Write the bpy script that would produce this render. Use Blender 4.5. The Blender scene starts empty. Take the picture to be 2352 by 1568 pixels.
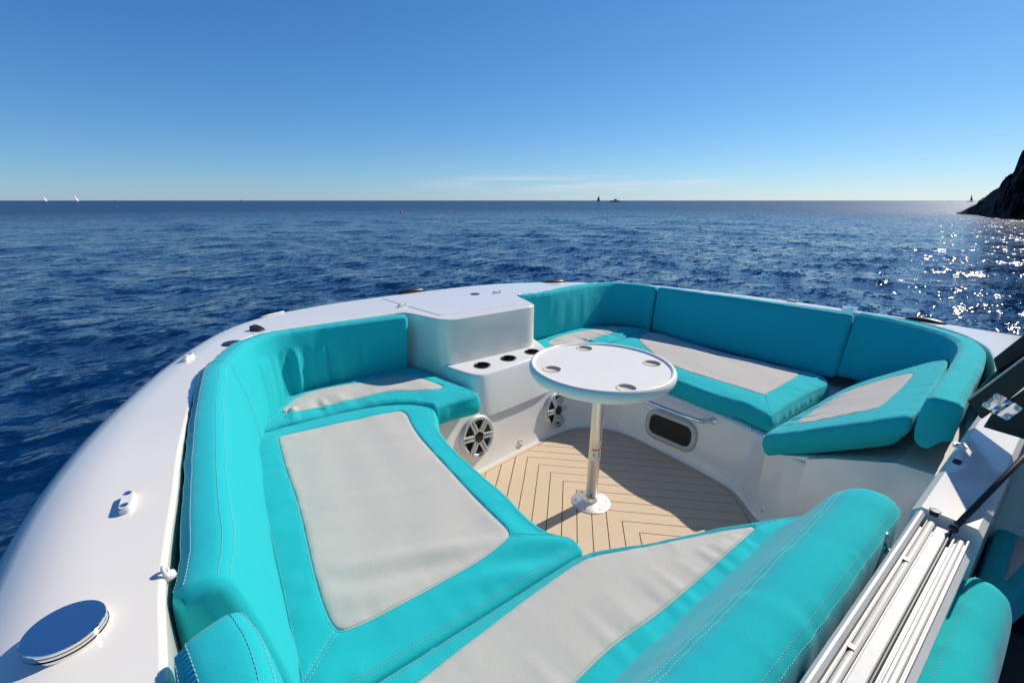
import bpy, bmesh, math, random
import numpy as np
from mathutils import Matrix, Vector
from mathutils.geometry import delaunay_2d_cdt

random.seed(7)
rng = np.random.default_rng(7)
scene = bpy.context.scene
R = math.radians

# ------------------------------------------------------------------ camera, sky, sun, exposure
CAM_Z = 1.49
YAW, PITCH, HEEL = R(38.0), R(17.2), R(0.85)
cam_data = bpy.data.cameras.new('camera')
cam_data.sensor_width = 36.0
cam_data.lens = 36.0 * 1045.0 / 2352.0
cam_data.clip_start = 0.02
cam_data.clip_end = 60000
cam = bpy.data.objects.new('camera', cam_data)
scene.collection.objects.link(cam)
cam.location = (0, 0, CAM_Z)
cam.rotation_euler = (math.pi / 2 - PITCH, 0, -YAW)
scene.camera = cam

SUN_EL, SUN_AZ = R(37), R(91.5)            # azimuth clockwise from +Y (the bow)
sun_dir = Vector((math.cos(SUN_EL) * math.sin(SUN_AZ), math.cos(SUN_EL) * math.cos(SUN_AZ), math.sin(SUN_EL)))
sd = bpy.data.lights.new('sun', 'SUN')
sd.energy = 4.7
sd.angle = R(0.53)
sd.color = (1.0, 0.915, 0.79)
sun = bpy.data.objects.new('sun', sd)
scene.collection.objects.link(sun)
sun.rotation_euler = sun_dir.to_track_quat('Z', 'Y').to_euler()
sun.location = (40, 2, 40)

world = bpy.data.worlds.new('World')
scene.world = world
world.use_nodes = True
wn, wl = world.node_tree.nodes, world.node_tree.links
wn.clear()
w_out = wn.new('ShaderNodeOutputWorld')
w_bg = wn.new('ShaderNodeBackground')
w_bg.inputs['Strength'].default_value = 0.1
w_sky = wn.new('ShaderNodeTexSky')
w_sky.sky_type = 'NISHITA'
w_sky.sun_disc = False
w_sky.sun_elevation = SUN_EL
w_sky.sun_rotation = SUN_AZ
w_sky.air_density = 0.9
w_sky.dust_density = 0.1
w_sky.ozone_density = 3.0
w_sky.altitude = 0
# the photograph's colour response, the same over the whole sky
w_srgb = wn.new('ShaderNodeSeparateColor')
w_comb = wn.new('ShaderNodeCombineColor')
wl.new(w_sky.outputs[0], w_srgb.inputs[0])
for ch, (g_, a_) in enumerate(((1.15, 0.389), (0.9, 0.888), (0.7, 1.806))):
    p_ = wn.new('ShaderNodeMath'); p_.operation = 'POWER'; p_.inputs[1].default_value = g_
    m_ = wn.new('ShaderNodeMath'); m_.operation = 'MULTIPLY'; m_.inputs[1].default_value = a_
    wl.new(w_srgb.outputs[ch], p_.inputs[0]); wl.new(p_.outputs[0], m_.inputs[0]); wl.new(m_.outputs[0], w_comb.inputs[ch])
# thin cirrus streaks low over the horizon
w_tc = wn.new('ShaderNodeTexCoord')
w_sep = wn.new('ShaderNodeSeparateXYZ')
wl.new(w_tc.outputs['Generated'], w_sep.inputs[0])
w_map = wn.new('ShaderNodeMapping')
w_map.inputs['Scale'].default_value = (2.2, 2.2, 42.0)
wl.new(w_tc.outputs['Generated'], w_map.inputs[0])
w_noise = wn.new('ShaderNodeTexNoise')
w_noise.inputs['Scale'].default_value = 2.1
w_noise.inputs['Detail'].default_value = 6
w_noise.inputs['Roughness'].default_value = 0.55
wl.new(w_map.outputs[0], w_noise.inputs['Vector'])
w_r1 = wn.new('ShaderNodeMapRange')
w_r1.inputs['From Min'].default_value = 0.46
w_r1.inputs['From Max'].default_value = 0.66
wl.new(w_noise.outputs['Fac'], w_r1.inputs['Value'])
w_r2 = wn.new('ShaderNodeMapRange')
w_r2.interpolation_type = 'SMOOTHSTEP'
w_r2.inputs['From Min'].default_value = 0.012
w_r2.inputs['From Max'].default_value = 0.03
wl.new(w_sep.outputs['Z'], w_r2.inputs['Value'])
w_r3 = wn.new('ShaderNodeMapRange')
w_r3.interpolation_type = 'SMOOTHSTEP'
w_r3.inputs['From Min'].default_value = 0.055
w_r3.inputs['From Max'].default_value = 0.034
wl.new(w_sep.outputs['Z'], w_r3.inputs['Value'])
def wmath(op, a, b):
    n = wn.new('ShaderNodeMath'); n.operation = op
    for i, v in enumerate((a, b)):
        if isinstance(v, (int, float)): n.inputs[i].default_value = v
        else: wl.new(v, n.inputs[i])
    return n.outputs[0]
w_dot = wn.new('ShaderNodeVectorMath'); w_dot.operation = 'DOT_PRODUCT'
wl.new(w_tc.outputs['Generated'], w_dot.inputs[0])
w_dot.inputs[1].default_value = (math.sin(R(50)), math.cos(R(50)), 0.0)
w_r4 = wn.new('ShaderNodeMapRange'); w_r4.interpolation_type = 'SMOOTHSTEP'
w_r4.inputs['From Min'].default_value = 0.90; w_r4.inputs['From Max'].default_value = 0.985
wl.new(w_dot.outputs['Value'], w_r4.inputs['Value'])
cloud = wmath('MULTIPLY', w_r4.outputs[0], wmath('MULTIPLY', wmath('MULTIPLY', w_r1.outputs[0], w_r2.outputs[0]), wmath('MULTIPLY', w_r3.outputs[0], 0.8)))
w_mix = wn.new('ShaderNodeMixRGB')
wl.new(cloud, w_mix.inputs['Fac'])
wl.new(w_comb.outputs[0], w_mix.inputs['Color1'])
w_mix.inputs['Color2'].default_value = (6.3, 7.0, 7.9, 1)
wl.new(w_mix.outputs[0], w_bg.inputs['Color'])
wl.new(w_bg.outputs[0], w_out.inputs[0])

vs = scene.view_settings
vs.view_transform = 'Standard'
vs.look = 'None'
vs.exposure = 0.10
vs.gamma = 1.0
vs.use_curve_mapping = False
scene.cycles.use_denoising = True
scene.cycles.max_bounces = 12
scene.cycles.diffuse_bounces = 6
scene.cycles.sample_clamp_indirect = 6

# the boat heels a little: everything aboard is built level and then turned by this
cpn, spn = math.cos(PITCH), math.sin(PITCH)
fw = Vector((math.sin(YAW) * cpn, math.cos(YAW) * cpn, -spn))
HEEL_M = Matrix.Translation((0, 0, CAM_Z)) @ Matrix.Rotation(HEEL, 4, fw) @ Matrix.Translation((0, 0, -CAM_Z))

# ------------------------------------------------------------------ materials
def mat(name, color, rough=0.5, metal=0.0, **kw):
    m = bpy.data.materials.new(name)
    m.use_nodes = True
    b = m.node_tree.nodes['Principled BSDF']
    b.inputs['Base Color'].default_value = (*color, 1)
    b.inputs['Roughness'].default_value = rough
    b.inputs['Metallic'].default_value = metal
    for k, v in kw.items():
        b.inputs[k.replace('_', ' ')].default_value = v
    return m

def nodes(m):
    return m.node_tree.nodes, m.node_tree.links, m.node_tree.nodes['Principled BSDF']

def noise(m, scale, detail=4, rough=0.5, vec='Object', stretch=None):
    n, l, b = nodes(m)
    tc = n.new('ShaderNodeTexCoord')
    t = n.new('ShaderNodeTexNoise')
    t.inputs['Scale'].default_value = scale
    t.inputs['Detail'].default_value = detail
    t.inputs['Roughness'].default_value = rough
    src = tc.outputs[vec]
    if stretch:
        mp = n.new('ShaderNodeMapping'); mp.inputs['Scale'].default_value = stretch
        l.new(src, mp.inputs[0]); src = mp.outputs[0]
    l.new(src, t.inputs['Vector'])
    return t.outputs['Fac']

def vary(m, fac, c1, c2, lo=0.3, hi=0.7):
    n, l, b = nodes(m)
    r = n.new('ShaderNodeValToRGB')
    r.color_ramp.elements[0].position = lo; r.color_ramp.elements[0].color = (*c1, 1)
    r.color_ramp.elements[1].position = hi; r.color_ramp.elements[1].color = (*c2, 1)
    l.new(fac, r.inputs[0]); l.new(r.outputs[0], b.inputs['Base Color'])

def bump(m, fac, strength, dist):
    n, l, b = nodes(m)
    bp = n.new('ShaderNodeBump')
    bp.inputs['Strength'].default_value = strength
    bp.inputs['Distance'].default_value = dist
    l.new(fac, bp.inputs['Height'])
    old = b.inputs['Normal'].links
    if old: l.new(old[0].from_socket, bp.inputs['Normal'])
    l.new(bp.outputs[0], b.inputs['Normal'])

def fabric(name, c, dark):
    m = mat(name, c, 0.9, Sheen_Weight=0.12, Sheen_Roughness=0.4, Specular_IOR_Level=0.06)
    f = noise(m, 700, 3, 0.75)
    vary(m, f, dark, c, 0.36, 0.62)
    bump(m, f, 0.35, 0.0012)
    bump(m, noise(m, 26, 3, 0.5), 0.10, 0.006)
    return m

M = {}
M['teal'] = fabric('turquoise_canvas', (0.024, 0.505, 0.540), (0.012, 0.42, 0.465))
M['grey_cloth'] = fabric('grey_canvas', (0.575, 0.55, 0.505), (0.46, 0.438, 0.40))
M['thread'] = mat('pale_thread', (0.32, 0.50, 0.51), 0.8)
M['gel'] = mat('white_gelcoat', (0.76, 0.755, 0.745), 0.16, Coat_Weight=0.3, Coat_Roughness=0.03)
vary(M['gel'], noise(M['gel'], 3, 5, 0.6), (0.80, 0.765, 0.685), (0.825, 0.79, 0.715))
bump(M['gel'], noise(M['gel'], 5, 2, 0.5), 0.05, 0.01)
M['gel_in'] = mat('white_liner', (0.72, 0.715, 0.71), 0.2, Coat_Weight=0.5, Coat_Roughness=0.05)
vary(M['gel_in'], noise(M['gel_in'], 4, 6, 0.65), (0.79, 0.775, 0.745), (0.835, 0.82, 0.79))
M['plastic'] = mat('white_plastic', (0.76, 0.755, 0.73), 0.55, Specular_IOR_Level=0.3)
vary(M['plastic'], noise(M['plastic'], 60, 4, 0.6), (0.68, 0.672, 0.65), (0.76, 0.752, 0.73))
M['table'] = mat('cream_table_plastic', (0.80, 0.775, 0.71), 0.42)
vary(M['table'], noise(M['table'], 9, 6, 0.6), (0.775, 0.75, 0.69), (0.815, 0.79, 0.73))
bump(M['table'], noise(M['table'], 900, 2, 0.6), 0.12, 0.0006)
M['beige_plastic'] = mat('beige_recess_plastic', (0.62, 0.56, 0.43), 0.55)
M['alu'] = mat('brushed_aluminium', (0.80, 0.79, 0.77), 0.46, 0.9)
bump(M['alu'], noise(M['alu'], 90, 3, 0.6, stretch=(1, 1, 0.03)), 0.06, 0.002)
M['alu_white'] = mat('anodised_aluminium', (0.62, 0.62, 0.60), 0.5, 0.15)
vary(M['alu_white'], noise(M['alu_white'], 14, 6, 0.7, stretch=(0.2, 3, 3)), (0.44, 0.435, 0.42), (0.60, 0.595, 0.575))
M['steel'] = mat('polished_steel', (0.80, 0.80, 0.79), 0.05, 1.0)
M['black'] = mat('black_plastic', (0.012, 0.012, 0.014), 0.32)
M['black_gloss'] = mat('black_gloss', (0.008, 0.009, 0.012), 0.08)
M['black_hole'] = mat('dark_recess', (0.006, 0.006, 0.007), 0.6)
M['rubber'] = mat('black_rubber', (0.02, 0.021, 0.024), 0.5)
M['black_board'] = mat('black_board', (0.010, 0.011, 0.012), 0.42)
M['spk'] = mat('silver_speaker_plastic', (0.60, 0.605, 0.60), 0.34, 0.35)
M['foam'] = mat('beige_foam_deck', (0.60, 0.45, 0.31), 0.8)
vary(M['foam'], noise(M['foam'], 620, 3, 0.9), (0.43, 0.315, 0.21), (0.72, 0.56, 0.395), 0.34, 0.58)
bump(M['foam'], noise(M['foam'], 900, 2, 0.7), 0.25, 0.0008)
M['groove'] = mat('dark_groove', (0.05, 0.036, 0.026), 0.9)
M['dark_floor'] = mat('dark_carpet', (0.06, 0.055, 0.055), 0.9)
M['label_white'] = mat('label_white', (0.78, 0.76, 0.70), 0.35)
M['label_orange'] = mat('label_orange', (0.75, 0.10, 0.01), 0.4)
M['label_ink'] = mat('label_ink', (0.03, 0.03, 0.04), 0.5)
M['label_red'] = mat('label_red', (0.5, 0.03, 0.03), 0.5)
M['label_blue'] = mat('label_blue', (0.02, 0.04, 0.18), 0.5)
M['rock'] = mat('dark_rock', (0.07, 0.05, 0.04), 0.9)
rf = noise(M['rock'], 0.55, 9, 0.65)
vary(M['rock'], rf, (0.018, 0.014, 0.013), (0.105, 0.070, 0.052), 0.35, 0.7)
bump(M['rock'], noise(M['rock'], 1.6, 8, 0.7), 0.9, 0.8)
M['sail'] = mat('sail_cloth', (0.74, 0.73, 0.70), 0.8)
M['sail_dark'] = mat('grey_sail_cloth', (0.22, 0.23, 0.24), 0.8)
M['hull_white'] = mat('hull_white', (0.6, 0.6, 0.6), 0.4)
M['hull_dark'] = mat('hull_dark', (0.03, 0.035, 0.05), 0.4)
M['pink'] = mat('pink_buoy', (0.75, 0.05, 0.35), 0.5)

# sea
M['sea'] = mat('sea_water', (0.0002, 0.020, 0.074), 0.07, IOR=1.333, Specular_IOR_Level=0.24, Coat_Weight=0.07, Coat_Roughness=0.03, Coat_IOR=1.33)
SLOPE1, SLOPE2 = 1.1, 1.1
def sea_mat():
    m = M['sea']
    n, l, b = nodes(m)
    geo = n.new('ShaderNodeNewGeometry')
    def wave(scale, stretch, rot, detail, rough):
        mp = n.new('ShaderNodeMapping')
        mp.inputs['Scale'].default_value = stretch
        mp.inputs['Rotation'].default_value = (0, 0, rot)
        l.new(geo.outputs['Position'], mp.inputs[0])
        t = n.new('ShaderNodeTexNoise')
        t.inputs['Scale'].default_value = scale
        t.inputs['Detail'].default_value = detail
        t.inputs['Roughness'].default_value = rough
        t.inputs['Distortion'].default_value = 0.4
        l.new(mp.outputs[0], t.inputs['Vector'])
        return t.outputs['Fac']
    # ripple slopes: noise vectors tilt the normal, the same far and near
    def slope(scale, stretch, rot, detail, rough, k):
        f = wave(scale, stretch, rot, detail, rough).node.outputs['Color']
        s1 = n.new('ShaderNodeVectorMath'); s1.operation = 'SUBTRACT'; s1.inputs[1].default_value = (0.5, 0.5, 0.5)
        s2 = n.new('ShaderNodeVectorMath'); s2.operation = 'MULTIPLY'; s2.inputs[1].default_value = (k, k, 0.0)
        l.new(f, s1.inputs[0]); l.new(s1.outputs[0], s2.inputs[0])
        return s2.outputs[0]
    acc = geo.outputs['Normal']
    for v in (slope(1.7, (1, 2.4, 1), R(-50), 3, 0.55, SLOPE1), slope(8.0, (1, 2.0, 1), R(-45), 3, 0.6, SLOPE2)):
        ad = n.new('ShaderNodeVectorMath'); ad.operation = 'ADD'
        l.new(acc, ad.inputs[0]); l.new(v, ad.inputs[1]); acc = ad.outputs[0]
    # ripples too far away to resolve act as roughness
    ln = n.new('ShaderNodeVectorMath'); ln.operation = 'LENGTH'
    l.new(geo.outputs['Position'], ln.inputs[0])
    mr = n.new('ShaderNodeMapRange')
    mr.inputs['From Min'].default_value = 8; mr.inputs['From Max'].default_value = 110
    mr.inputs['To Min'].default_value = 0.06; mr.inputs['To Max'].default_value = 0.35
    l.new(ln.outputs['Value'], mr.inputs['Value']); l.new(mr.outputs[0], b.inputs['Roughness'])
    # wet sparkle: the steeper capillary ripples carry a sharper second gloss
    cs = slope(2.4, (1, 1.5, 1), R(-40), 6, 0.8, 2.5)
    ca = n.new('ShaderNodeVectorMath'); ca.operation = 'ADD'; l.new(acc, ca.inputs[0]); l.new(cs, ca.inputs[1])
    cn = n.new('ShaderNodeVectorMath'); cn.operation = 'NORMALIZE'; l.new(ca.outputs[0], cn.inputs[0])
    l.new(cn.outputs[0], b.inputs['Coat Normal'])
    nz = n.new('ShaderNodeVectorMath'); nz.operation = 'NORMALIZE'
    l.new(acc, nz.inputs[0]); l.new(nz.outputs[0], b.inputs['Normal'])
sea_mat()

# ------------------------------------------------------------------ object helpers
BASE = {}
COL = scene.collection
ABOARD = []

def thing(name, label, cat, base=(0, 0, 0), group=None, aboard=True):
    o = bpy.data.objects.new(name, None)
    COL.objects.link(o)
    o.empty_display_size = 0.1
    o['label'] = label; o['category'] = cat
    if group: o['group'] = group
    BASE[o.name] = Vector(base)
    m = Matrix.Translation(base)
    o.matrix_world = HEEL_M @ m if aboard else m
    return o

def mesh_obj(name, verts, faces, material, parent=None, smooth=True, kind=None, label=None, sharp=None):
    """verts in boat (or world) coordinates; links ONE mesh, child of parent"""
    base = BASE[parent.name] if parent else Vector((0, 0, 0))
    v = np.asarray(verts, float).reshape(-1, 3) - np.array(base)
    me = bpy.data.meshes.new(name)
    me.from_pydata(v.tolist(), [], [list(f) for f in faces])
    me.update()
    if isinstance(material, (list, tuple)):
        for mm in material: me.materials.append(mm)
    else:
        me.materials.append(material)
    if smooth:
        me.polygons.foreach_set('use_smooth', [True] * len(me.polygons))
        if sharp is not None:
            me.set_sharp_from_angle(angle=R(sharp))
    o = bpy.data.objects.new(name, me)
    COL.objects.link(o)
    if parent:
        o.parent = parent
        BASE[o.name] = BASE[parent.name]
    else:
        BASE[o.name] = base
    if kind: o['kind'] = kind
    if label: o['label'] = label
    return o

class MB:
    def __init__(s): s.v = []; s.f = []
    def add(s, v, f):
        k = len(s.v); s.v += [tuple(p) for p in v]; s.f += [tuple(i + k for i in q) for q in f]
    def grid(s, P, closed_u=False, closed_v=False):
        """P[u][v] of points"""
        nu, nv = len(P), len(P[0])
        k = len(s.v)
        s.v += [tuple(p) for row in P for p in row]
        for i in range(nu if closed_u else nu - 1):
            for j in range(nv if closed_v else nv - 1):
                a, b = i, (i + 1) % nu
                c, d = j, (j + 1) % nv
                s.f.append((k + a * nv + c, k + b * nv + c, k + b * nv + d, k + a * nv + d))
    def box(s, c, d, rot=None):
        x, y, z = (q / 2 for q in d)
        pts = [Vector((sx * x, sy * y, sz * z)) for sz in (-1, 1) for sx, sy in ((-1, -1), (1, -1), (1, 1), (-1, 1))]
        if rot is not None: pts = [rot @ p for p in pts]
        s.add([Vector(c) + p for p in pts], [(3, 2, 1, 0), (4, 5, 6, 7), (0, 1, 5, 4), (1, 2, 6, 5), (2, 3, 7, 6), (3, 0, 4, 7)])
    def lathe(s, prof, c, axis=(0, 0, 1), n=40, cap=True):
        """prof: (r, h) list along axis"""
        q = Vector((0, 0, 1)).rotation_difference(Vector(axis).normalized())
        k = len(s.v)
        for r, h in prof:
            for i in range(n):
                a = 2 * math.pi * i / n
                s.v.append(tuple(Vector(c) + q @ Vector((r * math.cos(a), r * math.sin(a), h))))
        for j in range(len(prof) - 1):
            for i in range(n):
                i2 = (i + 1) % n
                s.f.append((k + j * n + i, k + j * n + i2, k + (j + 1) * n + i2, k + (j + 1) * n + i))
        if cap:
            if prof[0][0] > 1e-6: s.f.append(tuple(k + i for i in reversed(range(n))))
            if prof[-1][0] > 1e-6: s.f.append(tuple(k + (len(prof) - 1) * n + i for i in range(n)))
    def tube(s, pts, r, n=10, cap=True):
        pts = [Vector(p) for p in pts]
        k = len(s.v)
        up = Vector((0, 0, 1))
        for i, p in enumerate(pts):
            t = (pts[min(i + 1, len(pts) - 1)] - pts[max(i - 1, 0)]).normalized()
            ref = up if abs(t.dot(up)) < 0.95 else Vector((1, 0, 0))
            a = t.cross(ref).normalized(); b = t.cross(a)
            rr = r[i] if isinstance(r, (list, tuple)) else r
            for j in range(n):
                g = 2 * math.pi * j / n
                s.v.append(tuple(p + (a * math.cos(g) + b * math.sin(g)) * rr))
        for i in range(len(pts) - 1):
            for j in range(n):
                j2 = (j + 1) % n
                s.f.append((k + i * n + j, k + i * n + j2, k + (i + 1) * n + j2, k + (i + 1) * n + j))
        if cap:
            s.f.append(tuple(k + j for j in reversed(range(n))))
            s.f.append(tuple(k + (len(pts) - 1) * n + j for j in range(n)))
    def prism(s, poly, h0, h1, axes=((1, 0, 0), (0, 1, 0), (0, 0, 1)), o=(0, 0, 0)):
        """polygon in (axes0, axes1), extruded along axes2 from h0 to h1"""
        A, B, Cx = (Vector(a) for a in axes); o = Vector(o)
        n = len(poly)
        v = [o + A * p[0] + B * p[1] + Cx * h for h in (h0, h1) for p in poly]
        f = [tuple(reversed(range(n))), tuple(range(n, 2 * n))]
        f += [(i, (i + 1) % n, n + (i + 1) % n, n + i) for i in range(n)]
        s.add(v, f)
    def build(s, name, material, parent=None, **kw):
        return mesh_obj(name, s.v, s.f, material, parent, **kw)

# ------------------------------------------------------------------ curve helpers (numpy, plan view)
def chaikin(P, n=2, closed=True, keep=0.25):
    P = np.asarray(P, float)
    for _ in range(n):
        if closed:
            Q = np.roll(P, -1, 0)
            P = np.stack([P * (1 - keep) + Q * keep, P * keep + Q * (1 - keep)], 1).reshape(-1, P.shape[1])
        else:
            A, B = P[:-1], P[1:]
            N = np.stack([A * (1 - keep) + B * keep, A * keep + B * (1 - keep)], 1).reshape(-1, P.shape[1])
            P = np.vstack([P[:1], N[1:-1], P[-1:]])
    return P

def resample(P, step, closed=False, n=None):
    P = np.asarray(P, float)
    if closed: P = np.vstack([P, P[:1]])
    d = np.r_[0, np.cumsum(np.hypot(*(np.diff(P[:, :2], axis=0).T)))]
    k = n or max(2, int(round(d[-1] / step)) + (0 if closed else 1))
    s = np.linspace(0, d[-1], k + 1)[:-1] if closed else np.linspace(0, d[-1], k)
    return np.stack([np.interp(s, d, P[:, i]) for i in range(P.shape[1])], 1)

def catmull(P, closed=False, sub=8):
    P = np.asarray(P, float); n = len(P); out = []
    for i in range(n if closed else n - 1):
        g = (lambda k: P[k % n]) if closed else (lambda k: P[min(max(k, 0), n - 1)])
        p0, p1, p2, p3 = g(i - 1), g(i), g(i + 1), g(i + 2)
        for t in np.linspace(0, 1, sub, endpoint=False):
            out.append(0.5 * (2 * p1 + (p2 - p0) * t + (2 * p0 - 5 * p1 + 4 * p2 - p3) * t * t + (3 * p1 - p0 - 3 * p2 + p3) * t ** 3))
    if not closed: out.append(P[-1])
    return np.array(out)

def area2(P):
    x, y = P[:, 0], P[:, 1]
    return np.sum(x * np.roll(y, -1) - np.roll(x, -1) * y)

def inside(Q, P):
    Q = np.atleast_2d(Q); r = np.zeros(len(Q), bool)
    x1, y1 = P[:, 0], P[:, 1]; x2, y2 = np.roll(x1, -1), np.roll(y1, -1)
    for a, b, c, d in zip(x1, y1, x2, y2):
        if b == d: continue
        m = ((b > Q[:, 1]) != (d > Q[:, 1])) & (Q[:, 0] < (c - a) * (Q[:, 1] - b) / (d - b) + a)
        r ^= m
    return r

def dist_to(Q, P, closed=True):
    """distance and arc position of nearest point on polyline P, for all points Q"""
    A = P if closed else P[:-1]
    B = np.roll(P, -1, 0) if closed else P[1:]
    L = np.hypot(*(B - A).T); s0 = np.r_[0, np.cumsum(L)[:-1]]
    best = np.full(len(Q), 1e9); arc = np.zeros(len(Q))
    for a, b, l, s in zip(A, B, L, s0):
        if l < 1e-9: continue
        t = np.clip(((Q - a) @ (b - a)) / l ** 2, 0, 1)
        d = np.hypot(*(Q - (a + t[:, None] * (b - a))).T)
        m = d < best
        best[m] = d[m]; arc[m] = (s + t * l)[m]
    return best, arc

_tab = rng.uniform(-1, 1, 4096)
def n1(x, seed=0):
    x = np.asarray(x, float) + seed * 37.17
    i = np.floor(x).astype(int); f = x - i; f = f * f * (3 - 2 * f)
    return _tab[i % 4096] * (1 - f) + _tab[(i + 1) % 4096] * f

_tab2 = rng.uniform(-1, 1, (256, 256))
def n2(x, y, seed=0):
    x = np.asarray(x, float) + seed * 17.3; y = np.asarray(y, float) + seed * 9.7
    i = np.floor(x).astype(int); j = np.floor(y).astype(int)
    f = x - i; g = y - j; f = f * f * (3 - 2 * f); g = g * g * (3 - 2 * g)
    T = _tab2; a, b, c, d = i % 256, (i + 1) % 256, j % 256, (j + 1) % 256
    return (T[a, c] * (1 - f) + T[b, c] * f) * (1 - g) + (T[a, d] * (1 - f) + T[b, d] * f) * g

def normals2(P, closed=True):
    """left-hand normals"""
    if closed: t = np.roll(P, -1, 0) - np.roll(P, 1, 0)
    else: t = np.gradient(P, axis=0)
    t = t / np.maximum(np.hypot(*t.T), 1e-9)[:, None]
    return np.stack([-t[:, 1], t[:, 0]], 1)

def stitches(pts, nrm, pitch=0.0085, length=0.0056, w=0.0006):
    """dashes along a 3-D polyline (list of points) with surface normals"""
    pts = np.asarray(pts, float); nrm = np.asarray(nrm, float)
    d = np.r_[0, np.cumsum(np.linalg.norm(np.diff(pts, axis=0), axis=1))]
    b = MB()
    for s in np.arange(0, d[-1] - length, pitch):
        a = np.array([np.interp(s, d, pts[:, i]) for i in range(3)])
        e = np.array([np.interp(s + length, d, pts[:, i]) for i in range(3)])
        nn = np.array([np.interp(s, d, nrm[:, i]) for i in range(3)])
        t = e - a; L = np.linalg.norm(t)
        if L < 1e-6: continue
        side = np.cross(t / L, nn); side = side / max(np.linalg.norm(side), 1e-9) * w
        h = nn * w * 0.9
        a = a - h * 0.4; e = e - h * 0.4
        b.add([a - side, a + side, a + h * 1.6, e - side, e + side, e + h * 1.6], [(0, 2, 5, 3), (2, 1, 4, 5), (0, 1, 2), (3, 5, 4)])
    return b

# ------------------------------------------------------------------ seat cushions
def cushion(name, label, outline, z, th=0.11, taper=0.0, pk=1.0, panel=None, seams=(), tilt=None, puff=0.012, wr=1.0, r=0.020, step=0.011, corner=2, double=True, group='seat cushions of the bow lounge', panel_corner=2, seed=0, bulge=0.008, edge_stitch=True, waves=None):
    """soft cushion from a plan outline, with a sewn-in grey panel"""
    P = np.asarray(outline, float)
    if area2(P) < 0: P = P[::-1]
    P = resample(chaikin(P, corner), step, True)
    Q = None
    if panel is not None:
        Q = np.asarray(panel, float)
        if area2(Q) < 0: Q = Q[::-1]
        Q = resample(chaikin(Q, panel_corner), step, True)
    NP = -normals2(P)                                      # outward
    lo, hi = P.min(0), P.max(0)
    pts = [P]
    for off in (0.0012, 0.004, 0.0085, 0.0145):
        pts.append(P - NP * off)
    gx, gy = np.meshgrid(np.arange(lo[0], hi[0], step), np.arange(lo[1], hi[1], step * 0.87))
    gx = gx + (np.arange(gx.shape[0]) % 2)[:, None] * step / 2
    G = np.stack([gx.ravel(), gy.ravel()], 1)
    G = G[inside(G, P)]
    dG, _ = dist_to(G, P); G = G[dG > 0.021]
    if Q is not None:
        dq, _ = dist_to(G, Q); G = G[dq > 0.0075]
        NQ = -normals2(Q)
        ring = []
        for off in (-0.0045, 0.0045):
            ring.append(Q + NQ * off)
        ring = np.vstack(ring); dr, _ = dist_to(ring, P); ring = ring[(dr > 0.01) & inside(ring, P)]
    inner = np.vstack(pts[1:])
    off_want = np.repeat([0.0012, 0.004, 0.0085, 0.0145], len(P))
    di, _ = dist_to(inner, P)
    inner = inner[(di > off_want * 0.8) & inside(inner, P)]
    if Q is not None:
        dq, _ = dist_to(inner, Q); inner = inner[dq > 0.003]
    allp = [P] + ([Q] if Q is not None else []) + ([ring] if Q is not None else []) + [inner, G]
    V = np.vstack(allp)
    edges = [(i, (i + 1) % len(P)) for i in range(len(P))]
    if Q is not None:
        k = len(P); edges += [(k + i, k + (i + 1) % len(Q)) for i in range(len(Q))]
    res = delaunay_2d_cdt([Vector(p) for p in V], edges, [], 0, 1e-6)
    V2 = np.array([tuple(p) for p in res[0]]); F = res[2]
    T = np.array([f for f in F if len(f) == 3])
    cen = V2[T].mean(1)
    keep = inside(cen, P); T = T[keep]; cen = cen[keep]
    grey = inside(cen, Q) if Q is not None else np.zeros(len(T), bool)

    def height(X):
        d, arc = dist_to(X, P)
        zt = np.full(len(X), float(z)) if tilt is None else tilt(X[:, 0], X[:, 1])
        dd = np.minimum(d, r)
        h = -(r - np.sqrt(np.maximum(r * r - (r - dd) ** 2, 0)))
        h = h + puff * (1 - np.exp(-np.maximum(d - 0.01, 0) / 0.09)) - puff * 0.8
        # gathered puckers running in from the outer seam
        h = h + wr * 0.0022 * n1(arc * 30, 3 + seed) * np.exp(-np.abs(d - 0.03) / 0.022) * (d > 0.008)
        if Q is not None:
            dq, aq = dist_to(X, Q)
            env = np.clip(n1(aq * 1.6, 11 + seed) * 1.4 + 0.35, 0.12, 1.4)
            h = h - 0.0042 * np.exp(-(dq / 0.0045) ** 2)
            h = h + pk * 0.0065 * env * n1(aq * 34, 5 + seed) * np.exp(-np.maximum(dq - 0.006, 0) / 0.06) * np.minimum(dq / 0.012, 1)
            h = h + pk * 0.0040 * env * n1(aq * 14, 8 + seed) * np.exp(-np.maximum(dq - 0.006, 0) / 0.12) * np.minimum(dq / 0.02, 1)
        h = h + wr * 0.0024 * n2(X[:, 0] * 5 + X[:, 1] * 2.5, X[:, 1] * 4 - X[:, 0] * 8, 2 + seed) * np.minimum(d / 0.05, 1)
        if waves is not None: h = h + waves(X) * np.minimum(d / 0.05, 1) * (1 - np.exp(-(dq / 0.05) ** 2) if Q is not None else 1)
        for sp, _dbl in seams:
            ds, _a = dist_to(X, np.asarray(sp, float), False)
            h = h - 0.0035 * np.exp(-(ds / 0.005) ** 2)
        return zt + h
    Z = height(V2)
    V3 = np.c_[V2, Z]
    root = thing(name, label, 'seat cushion', (float(P[:, 0].mean()), float(P[:, 1].mean()), float(Z.min() - th)), group)

    # cover: top border + side band
    b = MB()
    b.add(V3, [tuple(t) for t in T[~grey]])
    top = np.c_[P, height(P)]
    rows = [top]
    zside = np.linspace(0, 1, 8)[1:]
    arcP = np.r_[0, np.cumsum(np.hypot(*(np.diff(P, axis=0).T)))]
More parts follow.
